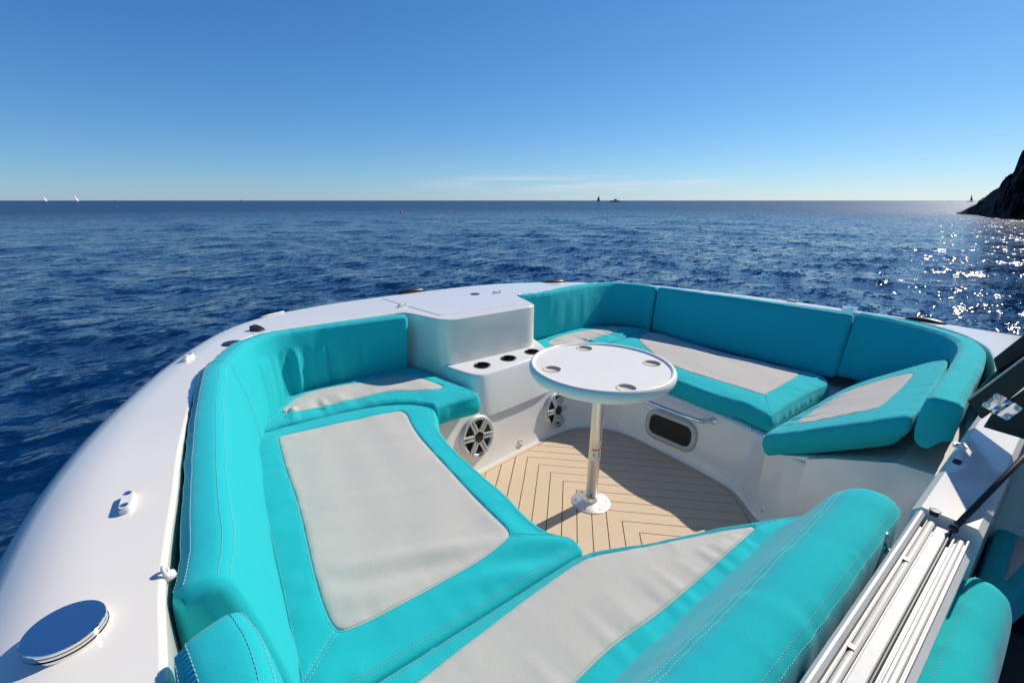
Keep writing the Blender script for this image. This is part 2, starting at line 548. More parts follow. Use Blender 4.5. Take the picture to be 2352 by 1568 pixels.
    for t in zside:
        bl = bulge * math.sin(math.pi * min(t * 1.05, 1)) - 0.012 * max(0, t - 0.85) / 0.15 - taper * t ** 1.5
        wob = wr * 0.0028 * n1(arcP * 26, 21 + seed) * (0.4 + 0.6 * math.sin(math.pi * t)) + wr * 0.003 * n1(arcP * 9 + t * 1.5, 31 + seed)
        pp = P + NP * (bl + wob * math.sin(math.pi * min(t, 0.98)))[:, None]
        rows.append(np.c_[pp, top[:, 2] - (th - r) * t])
    rows.append(np.c_[P - NP * 0.05, rows[-1][:, 2] - 0.003])
    b.grid([[tuple(rows[j][i]) for j in range(len(rows))] for i in range(len(P))], closed_u=True)
    # drop unused vertices of the grey panel
    cover = b.build('cover', M['teal'], root)
    if Q is not None:
        g = MB(); g.add(V3, [tuple(t) for t in T[grey]])
        g.build('panel', M['grey_cloth'], root)
    # stitching
    sb = MB()
    up = np.array([0, 0, 1.0])
    def run(line, closed, off, lift=0.0006, pitch=0.0085):
        L = np.asarray(line, float)
        N = normals2(L, closed)
        L2 = L + N * off
        ok = inside(L2, P)
        L2 = L2[ok]
        if len(L2) < 3: return
        p3 = np.c_[L2, height(L2) + lift]
        if closed: p3 = np.vstack([p3, p3[:1]])
        q = stitches(p3, np.repeat(up[None], len(p3), 0), pitch)
        sb.add(q.v, q.f)
    if Q is not None:
        run(Q, True, 0.004); run(Q, True, -0.005)
    if edge_stitch:
        run(P, True, 0.016)
        if double: run(P, True, 0.0235)
    for sp, dbl in seams:
        sp = resample(np.asarray(sp, float), 0.02)
        run(sp, False, 0.006 if dbl else 0.003)
        if dbl: run(sp, False, -0.006)
    if sb.v: sb.build('stitching', M['thread'], root, kind='stuff', smooth=False)
    return root

# ------------------------------------------------------------------ backrest bolsters
def bolster(name, label, path, prof, seams=(), wrinkle=None, bottom=None, group='backrest bolsters of the bow lounge', step=0.012, seed=0, end_r=0.03, cuts=(), ends=(True, True), depth_fac=None, seam_two=True):
    """sweep of a soft section along the inner top edge (path: X, Y, Z); prof: (outward n, z) from inner foot over the top to the back foot;
    the cockpit lies on the right of the path"""
    A = np.asarray(path, float)
    A = resample(catmull(A, False, 10), step)
    N = normals2(A[:, :2], False)                          # outward = left of the path
    # smooth the normals a little
    for _ in range(6):
        N[1:-1] = (N[:-2] + 2 * N[1:-1] + N[2:]) / 4
    N /= np.hypot(*N.T)[:, None]
    S = np.r_[0, np.cumsum(np.hypot(*(np.diff(A[:, :2], axis=0).T)))]
    PR = np.asarray(prof, float)
    PR = resample(np.asarray(chaikin(PR, 2, False, 0.2)), 0.010)
    t = np.r_[0, np.cumsum(np.hypot(*np.diff(PR, axis=0).T))]
    nu, nv = len(A), len(PR)
    cz = 0.5 * (PR[:, 1].max() + PR[:, 1].min()); cn = PR[:, 0].mean()
    zt0 = PR[:, 1].max()
    # outward section normals
    tp = np.gradient(PR, axis=0); tp /= np.hypot(*tp.T)[:, None]
    sn = np.stack([-tp[:, 1], tp[:, 0]], 1)                # left of section direction
    U, W = np.meshgrid(S, t, indexing='ij')
    disp = 0.0016 * n2(U * 6, W * 6, 3 + seed) + 0.0014 * n2(U * 20, W * 5, 5 + seed)
    if wrinkle is not None: disp = disp + wrinkle(U, W, S[-1], t[-1])
    seam_t = []
    for (sx, sz) in seams:
        k = np.argmin(np.hypot(PR[:, 0] - sx, PR[:, 1] - sz)); seam_t.append(t[k])
        disp = disp - 0.003 * np.exp(-((W - t[k]) / 0.006) ** 2) + 0.0016 * n1(U * 42, 9 + seed) * np.exp(-np.abs(np.abs(W - t[k]) - 0.012) / 0.012)
    for c in cuts:
        disp = disp - 0.004 * np.exp(-((U - c) / 0.006) ** 2)
    # rounded ends
    e = np.minimum(U if ends[0] else U + 9, (S[-1] - U) if ends[1] else 9)
    sc = np.sqrt(np.maximum(1 - np.maximum(1 - e / end_r, 0) ** 2, 0)) * end_r
    shrink = end_r - sc
    pn = PR[None, :, 0] + sn[None, :, 0] * (disp - shrink)
    pz = PR[None, :, 1] + sn[None, :, 1] * (disp - shrink)
    if bottom is not None:                                 # foot line: extra outward offset growing downwards
        bo = np.interp(S / S[-1], np.linspace(0, 1, len(bottom)), bottom)
        depth = np.clip((zt0 - pz) / 0.40, 0, 1.2)
        face = (W < (seam_t[0] if seam_t else t[-1] * 0.4)) * 1.0
        pn = pn + bo[:, None] * depth * face
    if depth_fac is not None:
        df = np.interp(S / S[-1], np.linspace(0, 1, len(depth_fac)), depth_fac)[:, None]
        pz = zt0 + (pz - zt0) * np.where(pz < zt0 - 0.03, df, 1) + np.where(pz < zt0 - 0.03, -0.03 * (1 - df), 0)
    X = A[:, 0][:, None] + N[:, 0][:, None] * pn
    Y = A[:, 1][:, None] + N[:, 1][:, None] * pn
    Z = pz + (A[:, 2][:, None] - A[0, 2] if A.shape[1] > 2 else 0)
    pts = np.stack([X, Y, Z], 2)
    root = thing(name, label, 'backrest', (float(X.mean()), float(Y.mean()), float(Z.min())), group)
    b = MB(); b.grid(pts.tolist())
    nv0 = nv
    if ends[0]: b.f.append(tuple(range(nv0)))
    if ends[1]: b.f.append(tuple(reversed(range((nu - 1) * nv0, nu * nv0))))
    b.build('cover', M['teal'], root)
    # stitching beside the seams
    sb = MB()
    sn3 = np.stack([N[:, 0][:, None] * sn[None, :, 0], N[:, 1][:, None] * sn[None, :, 0], np.repeat(sn[None, :, 1], nu, 0)], 2)
    for tt in seam_t:
        for off in ((-0.0055, 0.0055) if seam_two else (0.004,)):
            k = int(np.argmin(np.abs(t - tt - off)))
            m = slice(2, nu - 2)
            q = stitches(pts[m, k] + sn3[m, k] * 0.0006, sn3[m, k])
            sb.add(q.v, q.f)
    for c in cuts:
        k = int(np.argmin(np.abs(S - c)))
        for dk in (-1, 1):
            q = stitches(pts[k + dk, :] + sn3[k + dk] * 0.0006, sn3[k + dk]); sb.add(q.v, q.f)
    if sb.v: sb.build('stitching', M['thread'], root, kind='stuff', smooth=False)
    return root

# ------------------------------------------------------------------ the sea
SEA_Z = -0.36
def build_sea():
    nr = 560
    r = np.exp(np.linspace(math.log(0.8), math.log(16000), nr))
    view = math.pi / 2 - YAW                                # math angle of the view axis
    a1 = np.linspace(view - R(58), view + R(58), 620)
    a2 = np.linspace(view + R(58), view - R(58) + 2 * math.pi, 90)[1:-1]
    a = np.r_[a1, a2]
    Rr, A = np.meshgrid(r, a, indexing='ij')
    X = Rr * np.cos(A); Y = Rr * np.sin(A)
    spacing = np.maximum(np.gradient(r)[:, None], Rr * (a1[1] - a1[0]))
    Z = np.zeros_like(X)
    g = np.random.default_rng(3)
    wind = R(35)
    DX = np.zeros_like(X); DY = np.zeros_like(X)
    for lam in np.exp(np.linspace(math.log(0.36), math.log(6.0), 52)):
        th = wind + g.normal(0, 0.62)
        k = 2 * math.pi / lam
        amp = 0.0068 * lam ** 0.62 * g.uniform(0.6, 1.2)
        att = np.clip((lam / spacing - 2.2) / 2.5, 0, 1)
        ph = k * (X * math.cos(th) + Y * math.sin(th)) + g.uniform(0, 6.28)
        grp = 0.65 + 0.55 * np.sin(X * math.cos(th + 0.9) * k * 0.13 + Y * math.sin(th + 0.9) * k * 0.17 + g.uniform(0, 6.28))
        Z += amp * att * grp * np.sin(ph)
        DX += 0.7 * amp * att * grp * np.cos(ph) * math.cos(th); DY += 0.7 * amp * att * grp * np.cos(ph) * math.sin(th)
    V = np.stack([X + DX, Y + DY, Z + SEA_Z], 2).reshape(-1, 3)
    na = len(a)
    i = np.arange(nr - 1)[:, None]; j = np.arange(na)[None, :]; j2 = (j + 1) % na
    F = np.stack([i * na + j, (i + 1) * na + j, (i + 1) * na + j2, i * na + j2], 2).reshape(-1, 4)
    me = bpy.data.meshes.new('sea')
    me.vertices.add(len(V) + 1); me.loops.add(F.size + 3 * na); me.polygons.add(len(F) + na)
    V = np.vstack([V, [[0, 0, SEA_Z]]])
    me.vertices.foreach_set('co', V.astype('f').ravel())
    fan = np.stack([np.full(na, len(V) - 1), np.arange(na), (np.arange(na) + 1) % na], 1)
    me.loops.foreach_set('vertex_index', np.r_[F.ravel(), fan.ravel()].astype('i'))
    me.polygons.foreach_set('loop_start', np.r_[np.arange(len(F)) * 4, len(F) * 4 + np.arange(na) * 3].astype('i'))
    me.polygons.foreach_set('use_smooth', np.ones(len(F) + na, bool))
    me.update(calc_edges=True); me.validate()
    me.materials.append(M['sea'])
    o = bpy.data.objects.new('sea', me); COL.objects.link(o)
    o['kind'] = 'structure'; o['label'] = 'deep blue open sea with small wind ripples'
build_sea()

# ------------------------------------------------------------------ rocky headland
def build_cliff():
    azp = np.array([43.25, 43.45, 43.8, 44.16, 44.33, 44.43, 44.78, 45.06, 45.2, 45.4, 45.45, 45.6, 45.8, 46.0, 46.04, 46.1, 46.25, 46.6, 47.2, 48.5, 50.5, 55, 62, 72, 80])
    hgt = np.array([0.0, 0.15, 0.72, 1.2, 1.4, 1.85, 2.4, 3.0, 3.25, 3.3, 3.9, 4.6, 5.0, 5.3, 6.7, 7.6, 8.3, 9.6, 11.5, 15, 19, 26, 31, 26, 10])
    rw = np.interp(azp, [43.2, 43.41, 44.95, 45.5, 47.4, 52, 60, 70, 80], [94, 92, 87, 82, 79, 70, 62, 64, 75])
    az = np.r_[np.linspace(43.25, 47.5, 200), np.linspace(47.6, 79, 130)]
    H = np.interp(az, azp, hgt); RW = np.interp(az, azp, rw)
    H = H * (1 + 0.03 * n1(az * 7, 4) + 0.025 * n1(az * 17, 2))
    nv = 70
    P = []
    for i, (aa, h, r0) in enumerate(zip(az, H, RW)):
        row = []
        for v in np.linspace(-0.12, 2.0, nv):
            if v <= 1:
                t = max(v, 0)
                zz = h * t ** 0.85 + (min(v, 0) * 8)
                rr = r0 + (h * 0.75 + 1.0) * t ** 1.3
                amp = 0.13 * h + 0.12
            else:
                t = v - 1
                zz = h * (1 - 0.5 * t ** 2) - (t > 0.9) * 6
                rr = r0 + (h * 0.75 + 1.0) + (14 + 2 * h) * t
                amp = (0.13 * h + 0.12) * (1 if t > 0.1 else t * 10)
            q = amp * (0.9 * n2(aa * 2.2, v * 4.5 + aa, 4) + 0.6 * n2(aa * 6 - v * 3, v * 10, 6) + 0.4 * n2(aa * 14, v * 22, 8))
            lat = 0.35 * amp * n2(aa * 4.2 + 50, v * 8, 9)
            edge = min(1, abs(v - 1) * 4 + 0.12)
            rr += float(q) * 1.1
            zz += float(lat) * edge * min(max(v, 0) * 3, 1) * 0.5
            th = math.pi / 2 - YAW - R(aa)
            row.append((rr * math.cos(th), rr * math.sin(th), SEA_Z + zz))
        P.append(row)
    b = MB(); b.grid(P)
    o = b.build('cliff', M['rock'], smooth=False)
    o['kind'] = 'structure'; o['label'] = 'dark jagged rocky headland dropping into the sea'
build_cliff()

# ------------------------------------------------------------------ far boats and the buoy
def polar(az, dist): return (dist * math.sin(YAW + R(az)), dist * math.cos(YAW + R(az)), SEA_Z)

def hull_bm(L, B, H, n=14):
    b = MB(); rows = []
    for t in np.linspace(0, 1, n):
        w = B / 2 * (1 - max(0, (t - 0.35) / 0.65) ** 2.2) * (0.82 + 0.18 * min(t / 0.3, 1))
        x = (t - 0.5) * L; sh = H * (1 + 0.25 * (t - 0.4) ** 2 * 2)
        rows.append([(x, -w, sh), (x, -w * 0.9, sh * 0.4), (x, -w * 0.45, -0.25 * H), (x, 0, -0.4 * H), (x, w * 0.45, -0.25 * H), (x, w * 0.9, sh * 0.4), (x, w, sh)])
    b.grid(rows, closed_v=True)
    b.f.append(tuple(range(7))); b.f.append(tuple(reversed(range((n - 1) * 7, n * 7))))
    return b

def place(b, c, rz, tilt=0):
    m = Matrix.Translation(c) @ Matrix.Rotation(rz, 4, 'Z') @ Matrix.Rotation(tilt, 4, 'X')
    b.v = [tuple(m @ Vector(p)) for p in b.v]; return b

def sailboat(label, az, dist, L, mastH, rz, sails, sailmat, hullmat, tilt=0.0):
    c = polar(az, dist)
    t = thing('sailboat', label, 'sailboat', c, 'sailing boats far out on the horizon', aboard=False)
    place(hull_bm(L, L * 0.28, L * 0.11), c, rz, tilt).build('hull', hullmat, t)
    b = MB(); b.tube([(0.05 * L, 0, 0.1 * L), (0.05 * L, 0, mastH)], [0.09, 0.05], 6)
    place(b, c, rz, tilt).build('mast', M['alu'], t)
    def sail(p, bulge):
        rows = []
        a, bb, cc = (np.array(q) for q in p)
        for u in np.linspace(0, 1, 9):
            e0 = a + (cc - a) * u; e1 = bb + (cc - bb) * u
            rows.append([tuple(e0 + (e1 - e0) * w + np.array([0, bulge * math.sin(math.pi * w) * (1 - u) , 0])) for w in np.linspace(0, 1, 6)])
        s = MB(); s.grid(rows)
        back = [[(x, y - 0.03, z) for x, y, z in r] for r in rows]; s.grid(back)
        return s
    if sails > 0:
        place(sail([(0.03 * L, 0, 0.2 * L), (-0.42 * L, 0.05 * L, 0.2 * L), (0.03 * L, 0, mastH * 0.98)], 0.09 * L), c, rz, tilt).build('mainsail', sailmat, t)
    if sails > 1:
        place(sail([(0.49 * L, 0, 0.16 * L), (0.0, 0.08 * L, 0.2 * L), (0.07 * L, 0, mastH * 0.86)], 0.07 * L), c, rz, tilt).build('jib', sailmat, t)
    b = MB(); b.tube([(0.05 * L, 0, 0.2 * L), (-0.42 * L, 0.05 * L, 0.2 * L)], 0.07, 6)
    place(b, c, rz, tilt).build('boom', M['alu'], t)
    return t

rz0 = -YAW
sailboat('grey sailing yacht with full mainsail and small jib, beside the low motorboat on the horizon', 10.3, 1250, 9, 15.5, rz0 + R(174), 2, M['sail_dark'], M['hull_dark'], R(2))
sailboat('white-sailed yacht far off on the horizon, larger of the two white sails', -42.35, 1500, 10.5, 14, rz0 - R(62), 2, M['sail'], M['hull_white'], R(14))
sailboat('white-sailed yacht far off on the horizon, smaller of the two white sails', -44.35, 1700, 10, 12, rz0 - R(66), 2, M['sail'], M['hull_white'], R(16))
sailboat('dark sailing boat on the horizon next to the rocky headland', 43.9, 900, 7, 10, rz0 + R(165), 1, M['sail_dark'], M['hull_dark'], R(3))
sailboat('tiny bare-masted yacht on the horizon above the pink buoy', -16.85, 2000, 9, 13, rz0 + R(60), 0, M['sail_dark'], M['hull_dark'])

def motorboat(label, az, dist, L, rz):
    c = polar(az, dist)
    t = thing('motorboat', label, 'motorboat', c, 'motorboats far out on the horizon', aboard=False)
    place(hull_bm(L, L * 0.3, L * 0.12), c, rz).build('hull', M['hull_dark'], t)
    b = MB(); b.box((-0.05 * L, 0, 0.19 * L), (0.3 * L, 0.18 * L, 0.12 * L)); b.box((-0.02 * L, 0, 0.27 * L), (0.16 * L, 0.14 * L, 0.05 * L))
    place(b, c, rz).build('cabin', M['hull_white'], t, smooth=False)
    b = MB(); b.tube([(-0.36 * L, 0, 0.12 * L), (-0.4 * L, 0, 0.36 * L)], 0.05 * L * 0.2, 6)
    place(b, c, rz).build('mast', M['hull_dark'], t)
motorboat('low dark motorboat on the horizon beside the grey sailing yacht', 12.2, 720, 14, rz0 + R(185))
motorboat('small motorboat on the horizon between the white sails and the bare mast', -29.6, 1900, 12, rz0 + R(170))
motorboat('faint small motorboat on the horizon nearest the two white sails', -39.8, 2100, 10, rz0 + R(10))

bc = polar(-13.2, 78)
t = thing('buoy', 'pink marker buoy floating on the open water', 'buoy', bc, aboard=False)
b = MB(); b.lathe([(0.0, -0.16)] + [(0.19 * math.sin(a), 0.06 - 0.2 * math.cos(a)) for a in np.linspace(0.5, math.pi, 12)], bc, n=20)
b.build('float', M['pink'], t)
b = MB(); b.tube([(bc[0], bc[1], bc[2] + 0.24), (bc[0], bc[1], bc[2] + 0.36)], 0.025, 8); b.build('handle', M['pink'], t)

# ------------------------------------------------------------------ the boat
boat = thing('boat', 'white open motorboat with a turquoise bow lounge round a beige deck well', 'boat', (1.55, 0.6, 0.0))

OUT = catmull([(-0.39, -1.6), (-0.39, -0.4), (-0.39, 0.5), (-0.375, 1.2), (-0.30, 1.75), (-0.17, 2.2), (-0.005, 2.57), (0.18, 2.86), (0.44, 3.06), (0.8, 3.17), (1.2, 3.215), (1.7, 3.23), (2.2, 3.215), (2.55, 3.17), (2.9, 3.07), (3.2, 2.92), (3.43, 2.71), (3.62, 2.42), (3.755, 2.0), (3.86, 1.5), (3.92, 1.0), (3.96, 0.5), (3.97, -0.2), (3.97, -1.6)], False, 8)
OUT = resample(OUT, 0.04)
N_OUT = normals2(OUT, False)
def deck_z(x, y):
    s = np.clip((np.asarray(y, float) - 1.2) / 0.9, 0, 1); s = s * s * (3 - 2 * s)
    q = np.clip((np.asarray(x, float) - 1.9) / 1.3, 0, 1); q = q * q * (3 - 2 * q)
    return 0.87 - 0.04 * s - (0.07 - 0.032 * s) * q
EDGE_R = 0.21
DECK = OUT - N_OUT * EDGE_R
# opening in the deck: port side, bow bend, locker, bow bend, starboard side
OPEN = np.array([(-0.09, -1.6), (-0.09, -0.4), (-0.088, 0.2)] + [(-0.082,0.735),(-0.082,0.824),(-0.066,0.992),(-0.050,1.127),(-0.035,1.306),(-0.015,1.483),(0.015,1.723)] + [(0.056,2.019),(0.078,2.099),(0.162,2.280)] + [(0.276,2.484),(0.378,2.537),(0.513,2.557),(0.761,2.555)] + [(1.085, 2.555), (1.135, 2.54), (1.165, 2.49), (1.222, 2.285), (1.26, 2.236), (1.33, 2.222), (1.855, 2.222), (1.925, 2.234), (1.965, 2.275), (2.04, 2.555), (2.08, 2.60)] + [(2.29, 2.590), (2.63, 2.650), (2.95, 2.705), (3.22, 2.69), (3.37, 2.50), (3.405, 2.25), (3.50, 1.89), (3.585, 1.40), (3.65, 0.99), (3.735, 0.81), (3.75, 0.66), (3.61, 0.42), (3.42, 0.30), (3.26, 0.235), (2.86, 0.175), (2.5, 0.155), (2.25, 0.10), (2.25, -0.3), (2.3, -1.6)])
OPEN = chaikin(OPEN, 2, False)
OPEN = resample(OPEN, 0.02)
LIP = 0.010
N_OP = normals2(OPEN, False)
for _ in range(3): N_OP[1:-1] = (N_OP[:-2] + 2 * N_OP[1:-1] + N_OP[2:]) / 4
N_OP /= np.hypot(*N_OP.T)[:, None]
OPD = OPEN + N_OP * LIP

def build_hull():
    ring = np.vstack([DECK, OPD[::-1]])
    gx, gy = np.meshgrid(np.arange(-0.4, 4.0, 0.06), np.arange(-1.6, 3.2, 0.06))
    G = np.stack([gx.ravel(), gy.ravel()], 1); G = G[inside(G, ring)]
    d, _ = dist_to(G, ring); G = G[d > 0.03]
    V = np.vstack([ring, G])
    res = delaunay_2d_cdt([Vector(p) for p in V], [(i, (i + 1) % len(ring)) for i in range(len(ring))], [], 0, 1e-6)
    V2 = np.array([tuple(p) for p in res[0]]); T = np.array([f for f in res[2] if len(f) == 3])
    T = T[inside(V2[T].mean(1), ring)]
    b = MB()
    b.add(np.c_[V2, deck_z(V2[:, 0], V2[:, 1])], [tuple(t) for t in T])
    # rounded outer tube and topside
    rows = []
    for i in range(len(DECK)):
        z0 = float(deck_z(*DECK[i])); row = []
        for a in np.linspace(0, math.pi / 2, 20):
            tt = math.sin(a)
            p = DECK[i] + N_OUT[i] * EDGE_R * tt
            row.append((p[0], p[1], z0 - 0.172 * (1 - math.sqrt(max(1 - tt ** 2.5, 0)))))
        for k, (n_, dz) in enumerate(((0.002, -0.26), (-0.02, -0.40), (-0.09, -0.62), (-0.18, -0.9), (-0.34, -1.35))):
            p = OUT[i] + N_OUT[i] * n_
            row.append((p[0], p[1], z0 + dz))
        rows.append(row)
    b.grid(rows)
    # rolled inner lip and liner wall
    rows = []
    for i in range(len(OPEN)):
        z0 = float(deck_z(*OPD[i])); row = []
        for a in np.linspace(0, math.pi / 2, 6):
            p = OPD[i] - N_OP[i] * LIP * math.sin(a)
            row.append((p[0], p[1], z0 - LIP * (1 - math.cos(a))))
        for dz, n_ in ((0.1, 0.0), (0.28, -0.002), (0.52, -0.012)):
            p = OPEN[i] + N_OP[i] * n_
            row.append((p[0], p[1], z0 - dz))
        rows.append(row)
    b.grid(rows)
    b.build('hull', M['gel'], boat, sharp=50)
    # rub rail along the outer edge
    b = MB(); b.tube([(p[0] + n_[0] * 0.004, p[1] + n_[1] * 0.004, float(deck_z(*p)) - 0.24) for p, n_ in zip(OUT, N_OUT)], 0.018, 8)
    b.build('rub_rail', M['rubber'], boat)
build_hull()

# bench fronts round the deck well
WELL = chaikin([(1.60, 0.10), (1.60, 0.36), (1.50, 0.46), (1.08, 0.63), (0.86, 0.77), (0.80, 0.90), (0.83, 1.55), (0.85, 1.80), (0.93, 1.865), (1.08, 1.884), (1.28, 1.91), (1.55, 1.945), (1.83, 1.98), (2.05, 1.985), (2.18, 1.92), (2.255, 1.84), (2.32, 1.71), (2.325, 1.48), (2.315, 1.17), (2.295, 0.95), (2.25, 0.865), (2.155, 0.755), (2.115, 0.66), (2.10, 0.55), (2.10, 0.10)], 2, False)
WELL = resample(WELL, 0.02)
N_WL = normals2(WELL, False)
for _ in range(4): N_WL[1:-1] = (N_WL[:-2] + 2 * N_WL[1:-1] + N_WL[2:]) / 4
N_WL /= np.hypot(*N_WL.T)[:, None]
def well_rows(sel, top0, proud=0.0, extra=()):
    rows = []
    for i in sel:
        row = []
        top = top0 - 0.055 * float(np.clip((WELL[i][0] - 1.9) / 0.4, 0, 1))
        for n_, z in [(-0.016, -0.001), (-0.013, 0.003), (-0.006, 0.009), (0.0, 0.020), (0.010, 0.085), (0.055, 0.34), (top - 0.02 and 0.155 * (top - 0.02), top - 0.02)]:
            z = min(z, top - 0.02)
            p = WELL[i] + N_WL[i] * (n_ - proud); row.append((p[0], p[1], z))
        for a in np.linspace(0.2, math.pi / 2, 5):
            p = WELL[i] + N_WL[i] * (0.155 * (top - 0.02) + 0.02 * (1 - math.cos(a)) - proud); row.append((p[0], p[1], top - 0.02 + 0.02 * math.sin(a)))
        for n_ in extra:
            p = WELL[i] + N_WL[i] * n_; row.append((p[0], p[1], top))
        rows.append(row)
    return rows
b = MB(); b.grid(well_rows(range(len(WELL)), 0.405, extra=(0.09,)))
b.build('bench_base', M['gel_in'], boat, sharp=60)

WT = WELL + N_WL * 0.066
ring = np.vstack([OPEN[OPEN[:, 1] > 0.16], WT[WT[:, 1] > 0.16][::-1]])
def plate(outline, holes, z, b):
    ring = np.asarray(outline, float); V = [ring]; E = [(i, (i + 1) % len(ring)) for i in range(len(ring))]; k = len(ring)
    for hpoly in holes:
        V.append(hpoly); E += [(k + i, k + (i + 1) % len(hpoly)) for i in range(len(hpoly))]; k += len(hpoly)
    V = np.vstack(V)
    res = delaunay_2d_cdt([Vector(p) for p in V], E, [], 0, 1e-6)
    V2 = np.array([tuple(p) for p in res[0]]); T = np.array([f for f in res[2] if len(f) == 3]); c = V2[T].mean(1)
    m = inside(c, ring)
    for hpoly in holes: m &= ~inside(c, hpoly)
    b.add(np.c_[V2, np.full(len(V2), z)], [tuple(t) for t in T[m]])
b = MB(); plate(ring, [], 0.401, b); b.v = [(x, y, 0.401 - 0.055 * min(max((x - 1.9) / 0.4, 0), 1)) for x, y, z in b.v]; b.build('bench_top', M['gel_in'], boat, smooth=False)
# moulded slope under the starboard corner seat
b = MB(); b.prism([(0.78, 0.0), (0.78, 0.345), (0.70, 0.362), (0.36, 0.50), (0.31, 0.52), (0.15, 0.53), (0.15, 0.0)], 2.182, 3.30, ((0, 1, 0), (0, 0, 1), (1, 0, 0)))
b.build('recliner_base', M['gel_in'], boat, smooth=False)

# inboard side of that slope, carried up flush with the bench front
b = MB(); side = [(0.60, 0.002), (0.60, 0.40), (0.52, 0.440), (0.36, 0.50), (0.31, 0.52), (0.142, 0.53), (0.142, 0.002)]
v = [(2.096 + 0.155 * z, y, z) for y, z in side] + [(2.20, y, z) for y, z in side]
b.add(v, [tuple(range(7)), tuple(reversed(range(7, 14)))] + [(i, (i + 1) % 7, 7 + (i + 1) % 7, 7 + i) for i in range(7)])
b.build('bench_side', M['gel_in'], boat, smooth=False)

# console below the locker with the three cup holders
def circ(c, r, n=40): return np.array([(c[0] + r * math.cos(2 * math.pi * i / n), c[1] + r * math.sin(2 * math.pi * i / n)) for i in range(n)])

CZ = 0.55
CONS = chaikin([(1.225, 2.34), (1.285, 2.06), (1.322, 2.000), (1.40, 1.994), (1.80, 2.040), (1.90, 2.062), (1.965, 2.12), (2.06, 2.40)], 3, False)
CONS = resample(CONS, 0.02); N_CN = normals2(CONS, False)
cups = [(1.429, 2.112), (1.632, 2.121), (1.836, 2.134)]
console = None
b = MB()
rows = []
for i in range(len(CONS)):
    row = []
    for n_, z in [(-0.040, 0.30), (-0.006, CZ - 0.02)]:
        p = CONS[i] + N_CN[i] * n_; row.append((p[0], p[1], z))
    for a in np.linspace(0.25, math.pi / 2, 5):
        p = CONS[i] + N_CN[i] * (-0.003 + 0.016 * (1 - math.cos(a))); row.append((p[0], p[1], CZ - 0.016 + 0.016 * math.sin(a)))
    rows.append(row)
b.grid(rows)
CIN = np.array([r[-1][:2] for r in rows])
plate(CIN, [circ(c, 0.041) for c in cups], CZ, b)
console = b.build('console', M['gel_in'], boat, sharp=50)
for c in cups:
    h = MB(); h.lathe([(0.0415, -0.004), (0.0495, 0.0012), (0.050, 0.004), (0.047, 0.0068), (0.0425, 0.006), (0.0405, 0.0), (0.039, -0.085), (0.0, -0.086)], (c[0], c[1], CZ), n=40, cap=False)
    cup = h.build('cup_holder', M['black'], console)

# bow locker lid, seam and latch
LID = np.array([(1.202,3.007),(1.183,2.976),(1.274,2.367),(1.279,2.340),(1.296,2.333),(1.867,2.330),(1.920,2.343),(1.946,2.376),(1.820,3.022),(1.797,3.048),(1.775,3.052)])
LIDC = resample(chaikin(LID, 3), 0.02, True)
if area2(LIDC) < 0: LIDC = LIDC[::-1]
b = MB(); b.prism([tuple(p) for p in LIDC - normals2(LIDC) * -0.004], 0.815, 0.8307)
gasket = b.build('lid_gasket', M['groove'], boat, smooth=False)
b = MB(); Lr = LIDC
rows = [[(p[0], p[1], 0.82) for p in Lr], [(p[0], p[1], 0.8320) for p in Lr], [(p[0], p[1], 0.8335) for p in Lr + normals2(Lr) * 0.003]]
b.grid([[rows[j][i] for j in range(3)] for i in range(len(Lr))], closed_u=True)
plate(np.array([p[:2] for p in rows[2]]), [], 0.8335, b)
lid = b.build('locker_lid', M['gel'], boat, sharp=40)
lp = [(1.800,2.751)][0]
b = MB(); b.lathe([(0.0, 0.004), (0.030, 0.004), (0.034, 0.002), (0.036, -0.004)], (lp[0], lp[1], 0.8335), n=32, cap=False)
latch = b.build('latch', M['black_gloss'], lid)

# ------------------------------------------------------------------ foam deck planks in a chevron
FL = chaikin([(0.74, 0.12), (0.80, 0.90), (0.92, 1.82), (1.08, 1.888), (1.28, 1.914), (1.55, 1.949), (1.83, 1.984), (2.05, 1.985), (2.18, 1.92), (2.255, 1.84), (2.315, 1.71), (2.322, 1.48), (2.312, 1.17), (2.292, 0.95), (2.245, 0.865), (2.145, 0.755), (2.03, 0.62), (1.99, 0.50), (1.99, 0.12)], 2)
FL = resample(FL, 0.03, True)
if area2(FL) < 0: FL = FL[::-1]
b = MB(); b.prism([tuple(p) for p in FL - normals2(FL) * 0.012], -0.03, -0.0035)
floor = b.build('floor', M['groove'], boat, smooth=False)
def offs(P, d): return P + normals2(P) * d
def clip_poly(S, Cp):
    out = [tuple(p) for p in S]
    for i in range(len(Cp)):
        a, c = Cp[i], Cp[(i + 1) % len(Cp)]
        inp, out = out, []
        if not inp: break
        def side(p): return (c[0] - a[0]) * (p[1] - a[1]) - (c[1] - a[1]) * (p[0] - a[0])
        for k in range(len(inp)):
            p, q = inp[k], inp[(k + 1) % len(inp)]
            sp, sq = side(p), side(q)
            if sp >= 0: out.append(p)
            if sp * sq < 0:
                t = sp / (sp - sq); out.append((p[0] + (q[0] - p[0]) * t, p[1] + (q[1] - p[1]) * t))
    return out
FI = offs(FL, 0.040)
FLC = resample(chaikin([(0.74, 0.12), (0.80, 0.90), (0.92, 1.82), (1.08, 1.888), (1.28, 1.914), (1.55, 1.949), (1.83, 1.984), (2.05, 1.985), (2.18, 1.92), (2.255, 1.84), (2.315, 1.71), (2.322, 1.48), (2.312, 1.17), (2.292, 0.95), (2.245, 0.865), (2.145, 0.755), (1.90, 0.50), (1.45, 0.12)], 2), 0.03, True)
if area2(FLC) < 0: FLC = FLC[::-1]
FI2 = offs(FLC, 0.0435)
